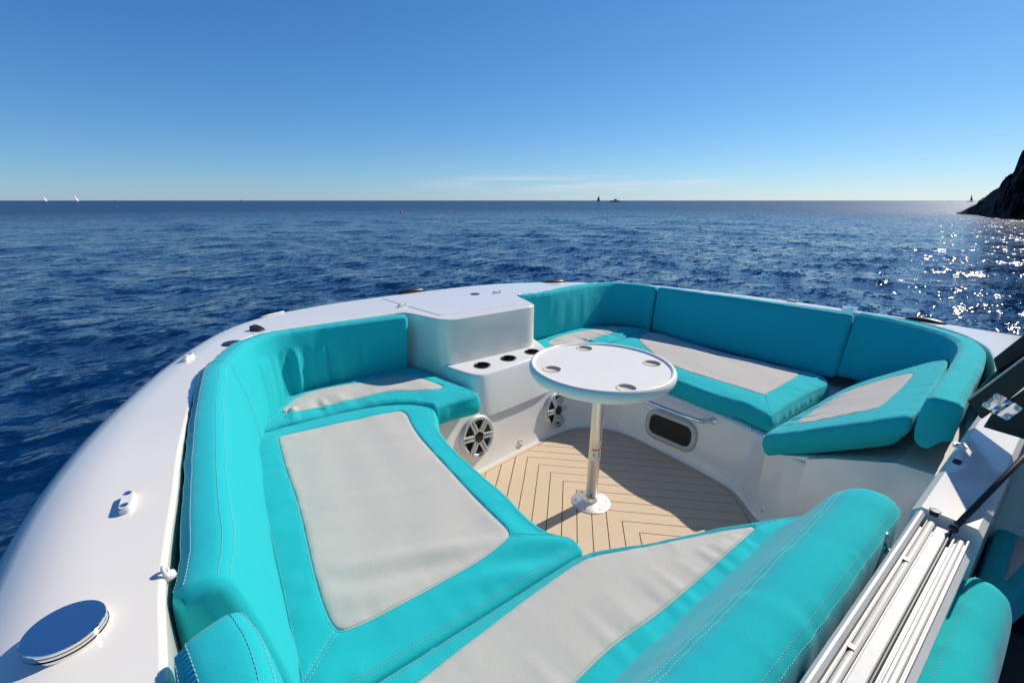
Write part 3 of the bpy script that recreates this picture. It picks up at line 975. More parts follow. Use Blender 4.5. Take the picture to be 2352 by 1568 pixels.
def board(name, poly):
    if len(poly) < 3: return
    k = [poly[0]]
    for p in poly[1:]:
        if math.hypot(p[0] - k[-1][0], p[1] - k[-1][1]) > 0.004: k.append(p)
    if len(k) < 3: return
    if math.hypot(k[0][0] - k[-1][0], k[0][1] - k[-1][1]) < 0.004: k.pop()
    if len(k) < 3 or abs(area2(np.array(k))) < 0.0006: return
    b = MB(); b.prism(k, -0.012, 0.0); b.build(name, M['foam'], floor, smooth=False)
# margin boards follow the edge of the well, in lengths
NB = 10
for j in range(NB):
    i0, i1 = len(FL) * j // NB, len(FL) * (j + 1) // NB
    idx = [i % len(FL) for i in range(i0, i1 + 1)]
    b = MB()
    o_, n_ = [FL[i] - normals2(FL)[i] * 0.010 for i in idx], [FI[i] for i in idx]
    b.grid([[(*o_[q], -0.012), (*o_[q], 0.0), (*n_[q], 0.0), (*n_[q], -0.012)] for q in range(len(idx))], closed_v=True)
    b.build('margin_board', M['foam'], floor, smooth=False)
CL = 1.588                                                   # keel line
PITCHB = 0.1035                                              # apex spacing along the keel line
A0 = 1.86
gap = 0.0022
s2 = math.sqrt(0.5)
for k in range(-11, 26):
    y0 = A0 - k * PITCHB
    ap, cp_ = (CL, y0 - gap * 1.4), (CL, y0 - PITCHB + gap * 1.4)
    w = 3.0
    if inside([ap], FI2)[0]:
        board('plank', clip_poly([ap, (CL - w, ap[1] - w), (CL - w, cp_[1] - w), cp_, (CL + w, cp_[1] - w), (CL + w, ap[1] - w)], FI2))
    else:
        for sgn in (1, -1):
            poly = [ap, cp_, (cp_[0] + sgn * w, cp_[1] - w), (ap[0] + sgn * w, ap[1] - w)]
            if area2(np.array(poly)) < 0: poly = poly[::-1]
            board('plank', clip_poly(poly, FI2))

# ------------------------------------------------------------------ speakers on the front face
wall_n = Vector((0.12479, -0.98048, 0.15197)).normalized()
wall_t = Vector((0.55, 0.07, 0)).normalized()
wall_u = wall_n.cross(wall_t); wall_u = -wall_u if wall_u.z < 0 else wall_u
def on_wall(c, x, y, h): return Vector(c) + wall_t * x + wall_u * y + wall_n * h
def text_mesh(name, body, size, M4, material, parent, extrude=0.0002):
    cu = bpy.data.curves.new(name, 'FONT'); cu.body = body; cu.size = size; cu.align_x = 'CENTER'; cu.align_y = 'CENTER'; cu.extrude = extrude
    tmp = bpy.data.objects.new(name, cu); COL.objects.link(tmp)
    bpy.context.view_layer.update()
    me = bpy.data.meshes.new_from_object(tmp.evaluated_get(bpy.context.evaluated_depsgraph_get()))
    v = [tuple(M4 @ q.co) for q in me.vertices]; f = [tuple(p.vertices) for p in me.polygons]
    bpy.data.objects.remove(tmp, do_unlink=True); bpy.data.meshes.remove(me)
    return mesh_obj(name, v, f, material, parent, smooth=False, kind='stuff')
def frame4(o, x, y, z): 
    m = Matrix((x, y, z)).transposed().to_4x4(); m.translation = o; return m
def speaker(c, rot, Rr=0.125):
    c = Vector(c) + wall_n * 0.002
    b = MB(); b.lathe([(Rr * 0.76, 0.002), (Rr * 0.77, 0.010), (Rr * 0.80, 0.0165), (Rr * 0.88, 0.0185), (Rr * 0.96, 0.013), (Rr, 0.004), (Rr, -0.012)], c, wall_n, 56, cap=False)
    sp = b.build('speaker', M['spk'], boat)
    b = MB(); b.lathe([(Rr * 0.77, 0.008), (Rr * 0.72, 0.0075), (Rr * 0.66, 0.004), (Rr * 0.30, 0.0010), (0.0, 0.002)], c, wall_n, 48, cap=False)
    b.build('cone', M['black'], sp)
    hexa = lambda r: [(r * math.cos(math.pi / 3 * i + rot), r * math.sin(math.pi / 3 * i + rot)) for i in range(6)]
    ax = (wall_t, wall_u, wall_n)
    b = MB(); b.prism(hexa(Rr * 0.335), 0.004, 0.020, ax, c); b.build('hub', M['spk'], sp, smooth=False)
    b = MB(); b.prism(hexa(Rr * 0.27), 0.020, 0.0222, ax, c); b.build('hub_cap', M['black_gloss'], sp, smooth=False)
    for i in range(6):
        a = rot + math.pi / 3 * i + math.pi / 6
        d = wall_t * math.cos(a) + wall_u * math.sin(a); e = wall_t * -math.sin(a) + wall_u * math.cos(a)
        for sg in (-1, 1):
            b = MB()
            rows = []
            for r_, h, wd in ((0.26, 0.019, 0.062), (0.45, 0.0225, 0.062), (0.70, 0.0235, 0.055), (0.87, 0.0225, 0.048), (0.905, 0.014, 0.035)):
                p = c + d * (Rr * r_) + e * (sg * Rr * 0.078); hw = e * (Rr * wd)
                rows.append([p - hw + wall_n * (h - 0.009), p - hw * 0.7 + wall_n * h, p + hw * 0.7 + wall_n * h, p + hw + wall_n * (h - 0.009)])
            b.grid(rows, closed_v=True); b.f.append((0, 1, 2, 3)); b.f.append((19, 18, 17, 16))
            b.build('spoke', M['spk'], sp, smooth=False)
    tc = on_wall(c, -0.002, -Rr * 0.865, 0.019)
    b = MB(); b.prism([(-0.014, -0.006), (0.014, -0.006), (0.014, 0.006), (-0.014, 0.006)], -0.003, 0.001, ax, tc); b.build('badge', M['black'], sp, smooth=False)
    text_mesh('lettering', 'FUSION', 0.0066, frame4(tc + wall_n * 0.0013, wall_t, wall_u, wall_n), M['label_white'], sp)
speaker((1.273, 1.941, 0.207), R(22))
speaker((1.955, 2.010, 0.152), R(24))

def round_light(c, n_, r=0.026):
    b = MB(); b.lathe([(r, -0.003), (r, 0.003), (r * 0.86, 0.0065), (r * 0.62, 0.005), (r * 0.6, 0.002), (0, 0.0015)], c, n_, 32, cap=False)
    o = b.build('courtesy_light', M['steel'], boat)
    b = MB(); b.lathe([(r * 0.52, 0.001), (r * 0.5, 0.004), (r * 0.2, 0.0048), (0.0, 0.0048)], c, n_, 24, cap=False)
    b.build('lens', M['plastic'], o)
round_light(Vector((1.601, 1.957, 0.041)), wall_n)
round_light(Vector((2.168, 0.742, 0.055)), Vector((-0.78, 0.62, 0.15)))
b = MB(); dc = Vector((1.595, 1.951, 0.010)) + wall_n * 0.002
b.lathe([(0.011, -0.002), (0.011, 0.003), (0.006, 0.004), (0.005, 0.001), (0, 0.001)], dc, wall_n, 20, cap=False)
b.build('drain', M['steel'], boat)

# ------------------------------------------------------------------ storage pocket and grab rail on the starboard bench
def rrect(w, h, r, n=7):
    out = []
    for cx, cy, a0 in ((w / 2 - r, h / 2 - r, 0), (-w / 2 + r, h / 2 - r, 90), (-w / 2 + r, -h / 2 + r, 180), (w / 2 - r, -h / 2 + r, 270)):
        for k in range(n): a = R(a0 + 90 * k / (n - 1)); out.append((cx + r * math.cos(a), cy + r * math.sin(a)))
    return out
hc = Vector((2.334, 1.388, 0.150)); hn = Vector((-0.988, 0.0, 0.153)).normalized()
hx = Vector((0, -1, 0.03)).normalized(); hy = hn.cross(hx).normalized(); hy = hy if hy.z > 0 else -hy
b = MB()
prof = [(0.0, -0.012), (0.0, 0.004), (0.006, 0.011), (0.024, 0.0125), (0.031, 0.009), (0.033, 0.0015)]
rows = []
for ins, hh in prof:
    rr = rrect(0.355 - 2 * ins, 0.190 - 2 * ins, 0.075 - ins)
    rows.append([hc + hx * p[0] + hy * p[1] + hn * hh for p in rr])
b.grid([[rows[j][i] for j in range(len(rows))] for i in range(len(rows[0]))], closed_u=True)
pocket = b.build('storage_pocket', M['alu_white'], boat, sharp=60)
b = MB(); b.prism(rrect(0.292, 0.127, 0.044), 0.0012, 0.0020, (hx, hy, hn), hc); b.build('opening', M['black_hole'], pocket, smooth=False)
b = MB()
b.tube(catmull([(2.348, 1.60, 0.300), (2.315, 1.592, 0.300), (2.280, 1.565, 0.302), (2.274, 1.52, 0.304), (2.272, 1.38, 0.308), (2.272, 1.24, 0.312), (2.280, 1.185, 0.314), (2.312, 1.152, 0.314), (2.360, 1.143, 0.313)], False, 6), 0.0125, 14)
for y in (1.603, 1.143):
    b.lathe([(0.021, -0.004), (0.021, 0.003), (0.015, 0.006)], (2.362, y, 0.306), (-1, 0, 0.15), 20)
b.build('grab_rail', M['steel'], boat)

# ------------------------------------------------------------------ fittings on the deck
def pad_eye(xy, ang, s=1.0, material='plastic'):
    x, y = xy; z = float(deck_z(x, y)); m = Matrix.Translation((x, y, z)) @ Matrix.Rotation(ang, 4, 'Z') @ Matrix.Scale(s, 4)
    b = MB(); b.prism(rrect(0.064, 0.019, 0.008, 4), -0.004, 0.009)
    b.prism(rrect(0.060, 0.016, 0.007, 4), 0.009, 0.0125)
    b.v = [tuple(m @ Vector(p)) for p in b.v]
    o = b.build('pad_eye', M[material], boat, sharp=40)
    for sx in (-0.020, 0.020):
        c = MB(); c.lathe([(0.0062, 0.0), (0.0058, 0.0014), (0.003, 0.0016), (0, 0.0004)], (sx, 0, 0.0125), n=14, cap=False)
        c.v = [tuple(m @ Vector(p)) for p in c.v]; c.build('screw', M['steel'], o)
for q, a in (([(0.037,2.276)][0], 62), ([(-0.134,1.128)][0], 84), ([(1.201,2.682)][0], 8), ([(1.968,2.706)][0], -6), ([(3.301,2.649)][0], -32), ([(3.706,1.351)][0], -79)):
    pad_eye(q, R(a), 1.15)
def deck_disc(xy, r, h, name, material, zoff=0.0, rims=1):
    x, y = xy; z = float(deck_z(x, y)) + zoff
    pr = [(r * 1.02, -0.004), (r * 1.02, h * 0.25), (r * 0.94, h * 0.27), (r * 0.94, h * 0.36), (r * 1.0, h * 0.38), (r * 1.0, h * 0.58), (r * 0.95, h * 0.60), (r * 0.95, h * 0.68), (r * 1.0, h * 0.70), (r * 1.0, h * 0.93), (r * 0.985, h), (r * 0.6, h * 1.005), (0, h * 1.005)]
    b = MB(); b.lathe(pr, (x, y, z), n=64, cap=False)
    return b.build(name, M[material], boat, sharp=25)
deck_disc([(-0.197,0.799)][0], 0.047, 0.018, 'deck_filler_cap', 'steel')
deck_disc([(3.750,0.995)][0], 0.047, 0.018, 'deck_filler_cap', 'steel')
deck_disc([(0.216,2.407)][0], 0.040, 0.006, 'deck_vent', 'black_gloss')
deck_disc([(3.073,2.811)][0], 0.040, 0.006, 'deck_vent', 'black_gloss')
# navigation lamp with curved hood
def nav_lamp(xy, ang):
    x, y = xy; z = float(deck_z(x, y)); m = Matrix.Translation((x, y, z)) @ Matrix.Rotation(ang, 4, 'Z')
    rows = []
    for t in np.linspace(0, 1, 9):
        a = t * math.pi / 2
        rows.append([(-0.045 + 0.105 * t, -0.030, 0.040 * math.cos(a) ** 0.7), (-0.045 + 0.105 * t, 0.030, 0.040 * math.cos(a) ** 0.7)])
    b = MB(); b.grid(rows)
    b.add([(-0.045, -0.03, 0.04), (-0.045, 0.03, 0.04), (-0.045, 0.03, -0.004), (-0.045, -0.03, -0.004)], [(0, 1, 2, 3)])
    for sy in (-0.03, 0.03):
        pr = [(-0.045 + 0.105 * t, sy, 0.040 * math.cos(t * math.pi / 2) ** 0.7) for t in np.linspace(0, 1, 9)] + [(0.06, sy, -0.004), (-0.045, sy, -0.004)]
        b.add(pr, [tuple(range(len(pr)))])
    b.v = [tuple(m @ (Vector(p) * 0.62)) for p in b.v]
    b.build('nav_lamp', M['black'], boat, sharp=40)
nav_lamp([(0.352,2.596)][0], R(-52))
# black fairleads on the outer edge
def fairlead(xy, ang, L=0.10):
    x, y = xy; m = Matrix.Translation((x, y, float(deck_z(x, y)))) @ Matrix.Rotation(ang, 4, 'Z')
    rows = []
    for t in np.linspace(-1, 1, 15):
        h = 0.020 * (1 - t * t) ** 0.6 + 0.001; w = 0.034 * (1 - t * t * 0.55)
        rows.append([(L * t, -w, -0.03), (L * t, -w, h * 0.5), (L * t, -w * 0.6, h), (L * t, w * 0.6, h), (L * t, w, h * 0.5), (L * t, w, -0.03)])
    b = MB(); b.grid(rows, closed_v=True); b.f += [tuple(range(6)), tuple(reversed(range(84, 90)))]
    b.v = [tuple(m @ Vector(p)) for p in b.v]
    b.build('fairlead', M['black'], boat)
fairlead([(1.472,3.116)][0], R(6), 0.115)
fairlead([(2.768,2.952)][0], R(-10), 0.115)
fairlead([(3.772,0.596)][0], R(-86), 0.10)
# thin white light strip on the port bow edge
lp = [(0.420,2.874),(0.467,2.905),(0.524,2.931),(0.556,2.949)]
b = MB(); b.tube([(x, y, 0.832) for x, y in lp], 0.005, 8); b.build('edge_strip', M['plastic'], boat)

# clear hook at the port deck edge and bracket behind the aft bolster
def ring_hook(c, ang, r=0.016, material='steel'):
    m = Matrix.Translation(c) @ Matrix.Rotation(ang, 4, 'Z') @ Matrix.Rotation(R(75), 4, 'X')
    pts = [(r * math.cos(a), 1.5 * r * math.sin(a), 0) for a in np.linspace(0, 2 * math.pi, 22)]
    b = MB(); b.tube(pts, 0.0038, 8, cap=False); b.lathe([(0.011, -0.004), (0.011, 0.004)], (0, -1.6 * r, 0), (0, 1, 0), 14)
    b.v = [tuple(m @ Vector(p)) for p in b.v]; b.build('hook', M[material], boat)
ring_hook((*[(-0.078,0.858)][0], 0.872), R(80), 0.0065, 'plastic')
ring_hook((*[(1.298,0.158)][0], 0.705), R(10), 0.014)
ring_hook((2.345, 0.929, 0.348), R(20), 0.008, 'steel')

# ------------------------------------------------------------------ bulkhead with the sliding-window track, and the folded hatch
b = MB()
poly = [(0.02, 0.0), (0.02, 0.755), (0.034, 0.772), (0.118, 0.772), (0.132, 0.755), (0.132, 0.0)]
b.prism(poly, -0.2, 1.345, ((0, 1, 0), (0, 0, 1), (1, 0, 0)))
bulkhead = b.build('bulkhead', M['gel_in'], boat, smooth=False)
TZ = 0.776
def track(name, y0, y1, z0, z1, x0, x1, material, r=0.004):
    b = MB(); poly = [(y0, z0), (y1, z0), (y1, z1 - r), (y1 - r, z1), (y0 + r, z1), (y0, z1 - r)]
    b.prism(poly, x0, x1, ((0, 1, 0), (0, 0, 1), (1, 0, 0))); return b.build(name, M[material], bulkhead, smooth=False)
track('track_base', 0.030, 0.128, TZ - 0.003, TZ, -0.1, 1.33, 'alu_white', 0.001)
track('track_rib', 0.112, 0.128, TZ, TZ + 0.026, -0.1, 1.335, 'alu_white', 0.006)
track('track_rib', 0.104, 0.1065, TZ, TZ + 0.016, -0.1, 1.325, 'alu_white', 0.001)
b = MB(); b.tube([(-0.1, 0.097, TZ + 0.012), (1.318, 0.097, TZ + 0.012)], 0.0065, 10); b.build('track_tube', M['alu_white'], bulkhead)
track('track_slide', 0.066, 0.088, TZ, TZ + 0.012, -0.1, 1.318, 'plastic', 0.002)
track('track_seal', 0.0595, 0.0655, TZ, TZ + 0.014, -0.1, 1.312, 'rubber', 0.002)
track('track_rib', 0.052, 0.0555, TZ, TZ + 0.013, -0.1, 1.30, 'alu_white', 0.001)
b = MB(); b.tube([(-0.1, 0.042, TZ + 0.009), (1.295, 0.042, TZ + 0.009)], 0.0058, 10); b.build('track_tube', M['alu'], bulkhead)
track('track_rib', 0.030, 0.034, TZ, TZ + 0.018, -0.1, 1.30, 'alu_white', 0.001)
for x in (0.52, 0.80, 1.12):
    b = MB(); b.box((x, 0.1, TZ + 0.017), (0.012, 0.010, 0.006)); b.build('track_clip', M['black'], bulkhead, smooth=False)
# white end cap beyond the track
b = MB(); b.prism([(0.014, 0.0), (0.014, 0.79), (0.026, 0.806), (0.124, 0.806), (0.138, 0.79), (0.138, 0.0)], 1.345, 2.25, ((0, 1, 0), (0, 0, 1), (1, 0, 0)))
cap = b.build('bulkhead_cap', M['gel'], boat, smooth=False)
b = MB(); b.lathe([(0.011, -0.01), (0.011, 0.0012), (0.0095, 0.0015), (0.0, 0.0012)], (1.352, 0.100, 0.806), n=20, cap=False); b.build('socket', M['rubber'], cap)
b = MB(); b.box((1.352, 0.060, 0.8062), (0.02, 0.012, 0.003)); b.build('socket', M['black'], cap, smooth=False)
b = MB(); b.prism(rrect(0.036, 0.018, 0.008, 5), 0.0, 0.0016, o=(1.685, 0.115, 0.806)); b.build('socket', M['black_hole'], cap, smooth=False)
b = MB(); b.lathe([(0.016, 0.0), (0.016, 0.008), (0.011, 0.008), (0.011, 0.001)], (1.80, 0.128, 0.806), n=24, cap=False); b.build('hinge_socket', M['alu'], cap)

AXX = ((0, 1, 0), (0, 0, 1), (1, 0, 0))
hatch = thing('folding_hatch', 'black folding hatch board with a polished steel hinge at the bulkhead end', 'hatch', (1.4, 0.1, 0.8))
X0 = 1.85
def board_x(name, poly, x0, x1, material='black_board', parent=hatch):
    b = MB(); b.prism(poly, x0, x1, AXX); return b.build(name, M[material], parent, smooth=False)
board_x('panel', [(0.1469,0.9401),(0.0875,1.0576),(0.0324,1.1664),(0.0118,1.0814),(0.0501,1.0141),(0.0669,0.9737),(0.0943,0.9181),(0.1062,0.8941),(0.1112,0.8956)], X0, X0 + 0.022)
board_x('panel', [(0.0911,0.9199),(0.0652,0.9709),(0.0112,1.0791),(-0.0415,0.8619),(0.0279,0.8673),(0.0987,0.8694)], X0 + 0.004, X0 + 0.024)
board_x('panel', [(0.1375,1.0337),(0.0928,1.1234),(0.0527,1.2030),(0.0394,1.1482),(0.0795,1.0672),(0.1226,0.9986)], 2.04, 2.065)
b = board_x('frame_edge', [(0.1302,0.9754),(0.0431,1.1484),(0.0121,1.0210),(0.1612,0.8517),(0.1679,0.8621)], 2.10, 2.13, 'black_gloss')
# pale tube standing in for the highlight along the upper panel's edge
tr = [(0.1468,0.9419),(0.0875,1.0592),(0.0325,1.1676)]
b = MB(); b.tube([(1.848, y, z) for y, z in tr], 0.003, 8); b.build('edge_highlight', M['spk'], hatch)
# hinge
def plate_x(name, poly, x0, x1, parent): 
    b = MB(); b.prism(poly, x0, x1, AXX); return b.build(name, M['steel'], parent, smooth=False)
leaf = plate_x('hinge', [(0.1167,0.9336),(0.0950,0.9824),(0.0711,0.9731),(0.0931,0.9257)], 1.8455, 1.8502, hatch)
plate_x('leaf', [(0.0816,0.9177),(0.0596,0.9659),(0.0363,0.9564),(0.0581,0.9079)], 1.8485, 1.8535, leaf)
ba, bb_ = [(0.0903,0.9225),(0.0626,0.9740)]
pa, pb = Vector((1.842, *ba)), Vector((1.842, *bb_))
for t0, t1 in ((0.0, 0.40), (0.43, 0.94)):
    b = MB(); b.tube([pa.lerp(pb, t0), pa.lerp(pb, t1)], 0.0085, 16); b.build('barrel', M['steel'], leaf)
for q in [(0.1074,0.9404),(0.0923,0.9721),(0.0462,0.9522),(0.0602,0.9209)]:
    b = MB(); b.lathe([(0.0085, -0.003), (0.0085, 0.003), (0.0068, 0.0038), (0.003, 0.0034), (0.0025, 0.0008), (0, 0.0008)], (1.8465, *q), (-1, 0, 0), 20, cap=False)
    b.build('screw', M['alu'], leaf)
# gas strut from the end of the track up past the frame
t = thing('gas_strut', 'thin black gas strut rising from the end of the window track', 'strut', (1.30, 0.06, 0.80))
s1 = Vector((1.315, 0.0605, 0.800)); s2_ = Vector((1.12, 0.0, 1.145))
q = [(0.0031,0.9017),(-0.0367,0.9946)]
b = MB(); b.tube([s1, Vector((1.62, *q[0])), Vector((1.62, *q[0])) + (Vector((1.62, *q[0])) - s1) * 0.7], 0.0062, 14); b.build('rod', M['rubber'], t)
b = MB(); b.lathe([(0.0, -0.01), (0.007, -0.008), (0.010, 0.0), (0.007, 0.008), (0.0, 0.01)], s1, n=16, cap=False); b.build('ball_joint', M['black'], t)

# cockpit floor behind the bulkhead
b = MB(); b.prism([(-0.1, -1.5), (2.3, -1.5), (2.3, 0.018), (-0.1, 0.018)], -0.06, -0.02); b.build('cockpit_floor', M['dark_floor'], boat, smooth=False)
b = MB(); b.tube(catmull([(1.62, -0.115, -0.02), (1.62, -0.115, 0.10), (1.62, -0.10, 0.135), (1.62, -0.06, 0.14)], False, 5), 0.016, 12); b.build('cockpit_handle', M['steel'], boat)

# unseen roof on posts, added to shade the cockpit seats aft of the bulkhead
b = MB(); b.prism(rrect(4.2, 2.6, 0.3, 8), 2.28, 2.36, o=(1.85, -1.45, 0.0))
top = b.build('added_shade_roof', M['gel'], boat, smooth=False)
for x in (0.35, 2.85):
    for y in (-0.75, -2.1):
        b = MB(); b.tube([(x, y, -0.02), (x, y, 1.6), (x + (0.1 if x < 1 else -0.1), y, 2.28)], 0.03, 12); b.build('added_shade_post', M['alu'], top)

# ------------------------------------------------------------------ table
TC = Vector((1.588, 1.340, 0.75))
table = thing('table', 'round cream table on a single aluminium pedestal in the deck well', 'table', (1.574, 1.329, 0.0))
RT = 0.339
tcups = [(1.359,1.436),(1.712,1.568),(1.807,1.214),(1.462,1.091)]
b = MB()
plate(circ((TC.x, TC.y), RT - 0.024, 96), [circ(c, 0.0405) for c in tcups], 0.7500, b)
b.lathe([(RT - 0.024, 0.7500), (RT - 0.0225, 0.7520), (RT - 0.018, 0.7575), (RT - 0.011, 0.7595), (RT - 0.004, 0.7575), (RT + 0.003, 0.7450), (RT + 0.004, 0.7300), (RT - 0.001, 0.7140), (RT - 0.012, 0.7000), (RT - 0.030, 0.6900), (RT - 0.034, 0.6900), (RT - 0.05, 0.7050), (0.06, 0.7080), (0.0, 0.7080)], (TC.x, TC.y, 0), n=96, cap=False)
ttop = b.build('tabletop', M['table'], table, sharp=45)
for c in tcups:
    h = MB(); h.lathe([(0.0405, 0.7500), (0.0435, 0.7516), (0.0405, 0.7516), (0.0395, 0.7490), (0.0385, 0.7420), (0.036, 0.7400), (0.0, 0.7400)], (c[0], c[1], 0), n=36, cap=False)
    h.build('cup_recess', M['beige_plastic'], ttop)
pb_, pt_ = Vector((1.574, 1.329, 0.0)), Vector((1.586, 1.338, 0.708))
pole_ax = (pt_ - pb_).normalized()
b = MB(); b.lathe([(0.0292, 0.018), (0.0292, 0.60), (0.0292, 0.708)], pb_, pole_ax, 40); pole = b.build('pedestal', M['alu'], table)
b = MB(); b.lathe([(0.098, 0.0005), (0.0985, 0.003), (0.095, 0.0055), (0.060, 0.011), (0.040, 0.016), (0.0345, 0.022), (0.0335, 0.034), (0.0315, 0.040), (0.0296, 0.040)], pb_, n=64, cap=False)
flange = b.build('base_flange', M['alu'], table, sharp=40)
for i in range(6):
    a = R(20 + 60 * i); r_ = 0.077
    b = MB(); b.lathe([(0.0085, 0.0082), (0.0080, 0.0098), (0.0045, 0.0094), (0.004, 0.0072), (0, 0.0072)], (pb_.x + r_ * math.cos(a), pb_.y + r_ * math.sin(a), 0.0005), n=18, cap=False)
    b.build('screw', M['steel'], flange)
b = MB(); p = pb_ + Vector((-math.sin(YAW), -math.cos(YAW), 0)) * 0.0292 + Vector((0, 0, 0.058)) + Vector((-0.006, 0.004, 0))
b.lathe([(0.005, -0.001), (0.0045, 0.0018), (0.002, 0.002), (0, 0.001)], p, (-math.sin(YAW), -math.cos(YAW), 0), 14, cap=False); b.build('set_screw', M['black'], flange)
# warning sticker wrapped round the pole
def wrap(name, a0, a1, z0, z1, material, parent, rad=0.0295, n=10):
    b = MB(); rows = []
    view_a = math.atan2(-math.cos(YAW), -math.sin(YAW))
    for t in np.linspace(a0, a1, n):
        a = view_a + R(t); row = []
        for zz, rr in ((z0, rad - 0.0006), (z0, rad), (z1, rad), (z1, rad - 0.0006)):
            c = pb_ + pole_ax * zz; row.append((c.x + rr * math.cos(a), c.y + rr * math.sin(a), c.z))
        rows.append(row)
    b.grid(rows, closed_v=True); b.f += [(0, 1, 2, 3), tuple((n - 1) * 4 + i for i in (3, 2, 1, 0))]
    return b.build(name, M[material], parent, smooth=False)
LZ = 0.262
sticker = wrap('sticker', -38, 78, LZ, LZ + 0.088, 'label_white', table, 0.02945, 22)
wrap('stripe', -38, 78, LZ + 0.049, LZ + 0.059, 'label_orange', sticker, 0.02965, 22)
def ink(a0, a1, z0, z1, m_='label_ink', nm='print'): wrap(nm, a0, a1, LZ + z0, LZ + z1, m_, sticker, 0.0298, 4).__setitem__('kind', 'stuff')
# small rounded square emblem: blue left, red right, open centre
ink(42, 47, 0.066, 0.081, 'label_blue'); ink(47, 55, 0.0785, 0.083, 'label_blue'); ink(47, 55, 0.064, 0.0685, 'label_blue')
ink(55, 63, 0.0785, 0.083, 'label_red'); ink(55, 63, 0.064, 0.0685, 'label_red'); ink(63, 68, 0.066, 0.081, 'label_red')
ink(38, 74, 0.0600, 0.0620, 'label_ink')
# pictogram of a falling figure
ink(-18, -12, 0.030, 0.037, 'label_ink'); ink(-20, -9, 0.024, 0.030, 'label_red'); ink(-26, -18, 0.020, 0.025); ink(-11, -4, 0.016, 0.021); ink(-6, 1, 0.010, 0.0155); ink(-28, -22, 0.033, 0.037); ink(-6, 0, 0.031, 0.035)
for k in range(8): ink(26, 40 + (k * 37 % 11) + 22, 0.008 + k * 0.0048, 0.010 + k * 0.0048)
ink(2, 72, 0.0005, 0.0025, 'label_red')

# ------------------------------------------------------------------ seat cushions
ZS = 0.52
cushion('seat_cushion', 'long turquoise port seat with the large pale grey panel', [(0.196,2.097),(0.301,2.101),(0.436,2.098),(0.657,2.086),(0.805,2.047),(0.904,1.985),(0.961,1.905),(0.971,1.848),(0.934,1.768),(0.887,1.677),(0.853,1.485),(0.845,1.247),(0.844,1.092),(0.828,0.974),(0.832,0.876),(0.867,0.822),(0.881,0.790),(0.871,0.751),(0.860,0.743),(0.686,0.746),(0.504,0.745),(0.352,0.746),(0.187,0.748),(0.079,0.749),(0.075,0.799),(0.072,0.836),(0.083,0.983),(0.100,1.174),(0.113,1.365),(0.130,1.574),(0.167,1.901)], 0.51,
        panel=[(0.283,1.981),(0.296,1.993),(0.471,1.971),(0.645,1.950),(0.802,1.926),(0.822,1.911),(0.824,1.866),(0.797,1.769),(0.774,1.639),(0.763,1.499),(0.748,1.330),(0.736,1.169),(0.730,1.036),(0.728,0.951),(0.720,0.920),(0.700,0.905),(0.601,0.886),(0.423,0.881),(0.275,0.882),(0.212,0.892),(0.200,0.898),(0.188,0.916),(0.185,0.981),(0.197,1.126),(0.232,1.391),(0.247,1.560),(0.251,1.668),(0.270,1.862)],
        seams=[([(0.191,0.908),(0.139,0.864),(0.091,0.821),(0.067,0.800)], True), ([(0.717,0.915),(0.803,0.852),(0.883,0.800)], True), ([(0.283,1.981),(0.198,2.091)], False)], seed=1, puff=0.016, wr=1.0, pk=0.35, corner=1,
        waves=lambda X: 0.0125 * n1(X[:, 1] * 15 + X[:, 0] * 7.5 + 0.8 * n2(X[:, 0] * 4, X[:, 1] * 3, 77), 70) * np.clip(0.35 + n2(X[:, 0] * 2.6, X[:, 1] * 2.6, 71), 0.1, 1))
cushion('seat_cushion', 'curved turquoise seat in the port bow corner with a narrow grey panel', [(0.194,2.104),(0.219,2.212),(0.276,2.323),(0.364,2.416),(0.450,2.454),(0.626,2.502),(0.802,2.494),(0.986,2.471),(1.139,2.464),(1.149,2.467),(1.201,2.169),(1.257,1.917),(1.247,1.873),(1.220,1.850),(1.081,1.870),(0.986,1.862),(0.976,1.857),(0.963,1.910),(0.909,1.995),(0.810,2.060),(0.661,2.098),(0.438,2.107),(0.302,2.110)], 0.51,
        panel=[(0.354,2.243),(0.364,2.278),(0.386,2.301),(0.476,2.403),(0.601,2.416),(0.766,2.393),(1.037,2.364),(1.129,2.147),(1.139,2.085),(1.131,2.060),(1.056,2.047),(0.932,2.137),(0.859,2.175),(0.610,2.186),(0.391,2.199),(0.361,2.220)],
        seams=[([(0.355,2.237),(0.197,2.102)], False), ([(1.131,2.060),(1.242,1.891)], False)], seed=2, wr=1.3, pk=1.9, puff=0.012, corner=1, double=True)
cushion('seat_cushion', 'turquoise seat in the starboard bow corner right of the locker, mostly in shade', [(2.190,2.573),(2.309,2.650),(2.480,2.672),(2.640,2.684),(2.848,2.644),(3.014,2.556),(3.179,2.388),(3.249,2.235),(3.225,2.227),(2.899,2.207),(2.597,2.175),(2.290,2.148),(2.163,2.263),(2.100,2.357)], 0.465,
        panel=[(2.262,2.466),(2.479,2.516),(2.725,2.525),(2.985,2.462),(3.032,2.378),(2.988,2.350),(2.816,2.326),(2.468,2.293),(2.260,2.269),(2.215,2.352)], seed=3, wr=1.3, pk=2.6, corner=1, double=False)
